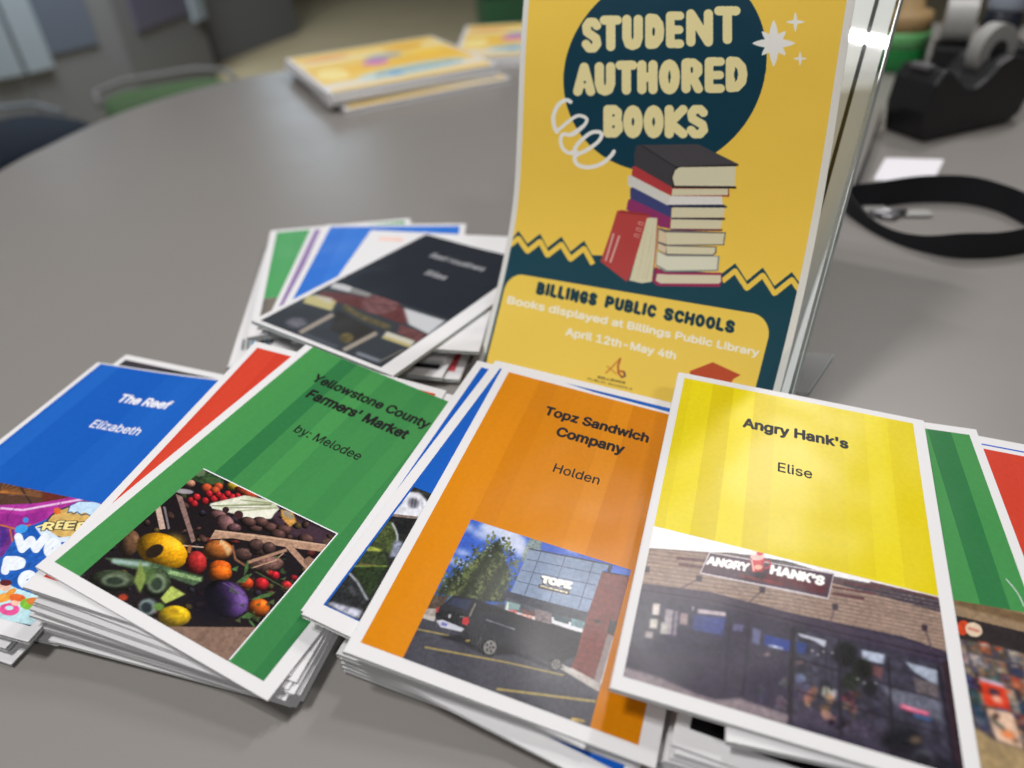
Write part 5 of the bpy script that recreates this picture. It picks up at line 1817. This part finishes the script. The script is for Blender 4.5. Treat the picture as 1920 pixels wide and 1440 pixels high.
r = empty('glue_bottle', (655, 1230, 0.2), 0)
tag(r, 'squat green bottle with an orange domed cap behind the clear stand', 'bottle')
mb = MB()
mb.lathe([(36, 0), (40, 3), (40, 34), (36, 40)], 0, 0, 32)
mb.build('body', new_mat('green_plastic', (0.015, 0.20, 0.045, 1), 0.35, 0.5)[0], r, smooth=True)
mb = MB()
mb.lathe([(40.6, 34.5), (40.6, 54), (39, 57)], 0, 0, 32)
mb.build('label_band', new_mat('pale_green_plastic', (0.14, 0.45, 0.16, 1), 0.4, 0.5)[0], r, smooth=True)
mb = MB()
mb.lathe([(38, 57.2), (38, 74), (34, 84), (20, 88), (18, 108), (12, 114)], 0, 0, 32)
mb.build('cap', new_mat('orange_plastic', (0.36, 0.24, 0.11, 1), 0.5, 0.3)[0], r, smooth=True)

r = empty('tape_roll', (700, 1165, 0.2), deg(62))
tag(r, 'loose roll of white tape standing on the far side of the tape dispenser', 'tape roll')
mb = MB()
mb.lathe([(13, -20), (30, -20), (30, 20), (13, 20), (13, -20)], 0, 0, 36, 'y', 78)
mb.build('tape', M_TAPE, r)
mb = MB()
mb.lathe([(10, -20.2), (12.8, -20.2), (12.8, 20.2), (10, 20.2), (10, -20.2)], 0, 0, 30, 'y', 78)
mb.build('core', new_mat('cardboard', (0.35, 0.25, 0.13, 1), 0.8, 0.2)[0], r)
mb = MB()
mb.box(-34, 34, -24, 24, 0, 47.5)
mb.build('base', M_BLK, r, 5)

r = empty('spray_bottle', (775, 1180, 0.2), 0)
tag(r, 'dark bottle with a pale grey blue cap beyond the tape dispensers', 'bottle')
mb = MB()
mb.lathe([(24, 0), (27, 3), (27, 78), (24, 86)], 0, 0, 28)
mb.build('body', new_mat('navy_plastic', (0.018, 0.022, 0.035, 1), 0.35, 0.5)[0], r, smooth=True)
mb = MB()
mb.lathe([(25, 86.2), (26, 92), (26, 116), (22, 124), (8, 127)], 0, 0, 28)
mb.build('cap', new_mat('grey_blue_plastic', (0.35, 0.40, 0.48, 1), 0.4, 0.5)[0], r, smooth=True)

c4 = [unproj(*p)[:2] for p in ((1660, 297), (1770, 300), (1747, 346), (1637, 338))]
cc = np.mean(c4, axis=0)
r = empty('paper_slip', (*cc, 0.3))
tag(r, 'small blank white paper slip lying beyond the black strap', 'paper slip')
V = [(p[0] - cc[0], p[1] - cc[1], z_) for z_ in (0, 0.4) for p in c4]
mesh_obj('sheet', V, [(0, 1, 2, 3), (7, 6, 5, 4), (0, 4, 5, 1), (1, 5, 6, 2), (2, 6, 7, 3), (3, 7, 4, 0)], paper_mat('slip_paper', (0.80, 0.79, 0.84, 1), 0.6, 0.3), r)

# black strap: a ribbon standing on edge in a loop
ctrl = [(1585, 394, 24), (1640, 390, 28), (1715, 381, 29), (1800, 382, 29), (1870, 397, 27), (1930, 428, 28), (1962, 455, 27), (1925, 474, 27), (1860, 484, 25), (1790, 484, 24), (1720, 470, 15), (1660, 448, 11), (1612, 420, 14)]
G = np.array([[*unproj(a_, b_)[:2], c_] for a_, b_, c_ in ctrl])
tail = np.array([[*unproj(a_, b_)[:2], c_] for a_, b_, c_ in ((1590, 392, 18), (1606, 352, 19), (1626, 300, 20), (1640, 255, 20), (1650, 225, 16))])
path = catmull(G, 8)
cc = path.mean(0)[:2]
strap = empty('strap', (*cc, 0.2))
tag(strap, 'black webbing strap looped on edge, with a small silver clasp', 'strap')
M_WEB, nt, b = new_mat('black_webbing', (0.010, 0.011, 0.014, 1), 0.7, 0.3)
add_bump(nt, b, 1500, 0.4)


def ribbon(name, pth, closed):
    n = len(pth)
    V, F = [], []
    for i in range(n):
        a_, b_ = (pth[i - 1], pth[(i + 1) % n]) if closed else (pth[max(0, i - 1)], pth[min(n - 1, i + 1)])
        t = (b_ - a_)[:2]
        nn_ = np.array([-t[1], t[0]]) / np.linalg.norm(t)
        for o_, z_ in ((-.6, 0), (.6, 0), (.6, pth[i][2]), (-.6, pth[i][2])):
            V.append((pth[i][0] + nn_[0] * o_ - cc[0], pth[i][1] + nn_[1] * o_ - cc[1], z_))
    for i in range(n if closed else n - 1):
        j = (i + 1) % n
        for k in range(4):
            F.append((4 * i + k, 4 * i + (k + 1) % 4, 4 * j + (k + 1) % 4, 4 * j + k))
    return mesh_obj(name, V, F, M_WEB, strap)


ribbon('webbing', path, True)
ribbon('webbing', tail, False)
p1, p2, p3 = unproj(1663, 408), unproj(1640, 396), unproj(1718, 404)
mb = MB()
mb.tube([(p1[0] - cc[0] + 8 * math.cos(a), p1[1] - cc[1] + 8 * math.sin(a), 4) for a in np.linspace(0, 6.28, 18, endpoint=False)], 2.2, 8, True)
mb.tube([(p1[0] - cc[0] - 16, p1[1] - cc[1] + 4, 4), (p1[0] - cc[0] + 18, p1[1] - cc[1], 5)], 3.2, 8)
mb.build('clasp', M_STEEL, strap, smooth=True)
for q_, w_ in ((p2, 22), (p3, 26)):
    mb = MB()
    mb.box(-w_ / 2, w_ / 2, -7, 7, 1, 3.4, deg(-8), (q_[0] - cc[0], q_[1] - cc[1], 0))
    mb.build('tag_piece', M_TAPE, strap, 1)

# ------------------------------------------------------------------ background beyond the table
M_DARK, nt, b = new_mat('slate_panel', (0.075, 0.09, 0.12, 1), 0.4, 0.5)
add_bump(nt, b, 40, 0.05)
M_FRAME, nt, b = new_mat('pale_frame', (0.20, 0.235, 0.265, 1), 0.45, 0.5)
add_bump(nt, b, 40, 0.05)
M_GREY, nt, b = new_mat('grey_base', (0.112, 0.114, 0.118, 1), 0.6, 0.4)
add_bump(nt, b, 60, 0.1)
M_MAUVE, nt, b = new_mat('mauve_panel', (0.075, 0.072, 0.105, 1), 0.4, 0.5)
add_bump(nt, b, 40, 0.05)


def cabinet(P0, P1, depth, z1, panel, label, frame_l=True, frame_r=True):
    """upright cabinet whose front runs from P0 to P1 (mm)"""
    P0, P1 = np.array(P0[:2]), np.array(P1[:2])
    w = np.linalg.norm(P1 - P0)
    yaw = math.atan2(P1[1] - P0[1], P1[0] - P0[0])
    c = (P0 + P1) / 2
    r = empty('cabinet', (c[0], c[1], -729.5), yaw)
    tag(r, label, 'cabinet', 'tall cabinets standing behind the table')
    mb = MB()
    mb.box(-w / 2, w / 2, 2, depth, 0, z1)
    mb.build('carcass', M_GREY, r, 4)
    mb = MB()
    mb.box(-w / 2 + 132, w / 2 - 132, -12, 1.5, 380, z1 - 30)
    mb.build('door', panel, r, 3)
    mb = MB()
    if frame_l:
        mb.box(-w / 2, -w / 2 + 130, -30, 1.4, 330, z1)
    if frame_r:
        mb.box(w / 2 - 130, w / 2, -30, 1.4, 330, z1)
    if mb.V:
        mb.build('upright', M_FRAME, r, 4)
    mb = MB()
    mb.box(w / 2 - 180, w / 2 - 165, -40, -12.5, 900, 1100)
    mb.build('handle', M_STEEL, r, 2)
    return r


A = unproj(-170, 335, -730)
Bp = unproj(105, 272, -730)
B2 = unproj(278, 215, -730)
Cp = unproj(412, 142, -730)
C2 = unproj(405, 122, -730)
Dp = unproj(560, 62, -730)
cabinet(A, Bp + (A - Bp) * .01, 420, 1500, M_DARK, 'tall slate blue cabinet cut off by the left edge of the picture')
cabinet(Bp, B2 + (Bp - B2) * .01, 420, 1500, M_DARK, 'slate blue cabinet between the leftmost cabinet and the mauve one', True, False)
cabinet(B2, Cp + (B2 - Cp) * .01, 420, 1500, M_MAUVE, 'tall mauve grey cabinet behind the green chair', False, True)
M_CHAR = new_mat('charcoal_panel', (0.085, 0.085, 0.082, 1), 0.5, 0.4)[0]
cabinet(C2 + (Dp - C2) * .04, Dp, 420, 1400, M_CHAR, 'charcoal grey cabinet nearest the yellow books behind the table', False, False)


def chair(loc, yaw, seat_m, shell_m, label, zs=450):
    r = empty('chair', (loc[0], loc[1], -729.5), yaw)
    tag(r, label, 'chair', 'chairs around the table')
    t = np.linspace(0, 2 * math.pi, 28, endpoint=False)
    sq = [(210 * np.sign(math.cos(a)) * abs(math.cos(a)) ** .5, 200 * np.sign(math.sin(a)) * abs(math.sin(a)) ** .5) for a in t]
    n_ = len(sq)
    V = [(x, y, zs - 45) for x, y in sq] + [(x, y, zs - 12) for x, y in sq] + [(x * .93, y * .93, zs) for x, y in sq]
    F = [tuple(range(n_))[::-1], tuple(range(2 * n_, 3 * n_))]
    for k in range(2):
        for i in range(n_):
            j = (i + 1) % n_
            F.append((k * n_ + i, k * n_ + j, (k + 1) * n_ + j, (k + 1) * n_ + i))
    mesh_obj('seat', V, F, seat_m, r, smooth=False)
    mb = MB()
    mb.tube([(-222, 20, zs + 4), (-215, 150, zs + 18), (-120, 214, zs + 26), (120, 214, zs + 26), (215, 150, zs + 18), (222, 20, zs + 4)], 9, 10)
    mb.build('backrest', shell_m, r, smooth=True)
    for sx in (-1, 1):
        for sy in (-1, 1):
            mb = MB()
            mb.tube([(sx * 160, sy * 150, zs - 46), (sx * 200, sy * 190, 0)], 13, 8)
            mb.build('leg', M_STEEL, r, smooth=True)
    return r


M_CGREEN, nt, b = new_mat('green_upholstery', (0.07, 0.13, 0.055, 1), 0.8, 0.2)
add_bump(nt, b, 250, 0.3)
M_SHELL = new_mat('grey_shell', (0.20, 0.195, 0.20, 1), 0.5, 0.4)[0]
M_NAVY, nt, b = new_mat('navy_upholstery', (0.022, 0.032, 0.05, 1), 0.8, 0.2)
add_bump(nt, b, 250, 0.3)
g0 = unproj(300, 190, -280)
chair((g0[0] + 20, g0[1] + 60), deg(28), M_CGREEN, M_SHELL, 'chair with a green seat and grey rim tucked behind the table')
n0_ = unproj(20, 265, -280)
chair((n0_[0] - 60, n0_[1] + 60), deg(60), M_NAVY, M_FRAME, 'chair with a dark navy seat at the far left')

bx = unproj(960, 45, -730)
r = empty('storage_bin', (bx[0], bx[1], -729.5), deg(10))
tag(r, 'dark bin with a green side on the floor behind the poster', 'storage bin')
mb = MB()
mb.box(-230, 230, -180, 180, 0, 210)
mb.build('body', new_mat('dark_green_plastic', (0.03, 0.10, 0.045, 1), 0.5, 0.4)[0], r, 12)
mb = MB()
mb.box(-240, 240, -190, 190, 211, 250)
mb.build('lid', M_BLK, r, 8)
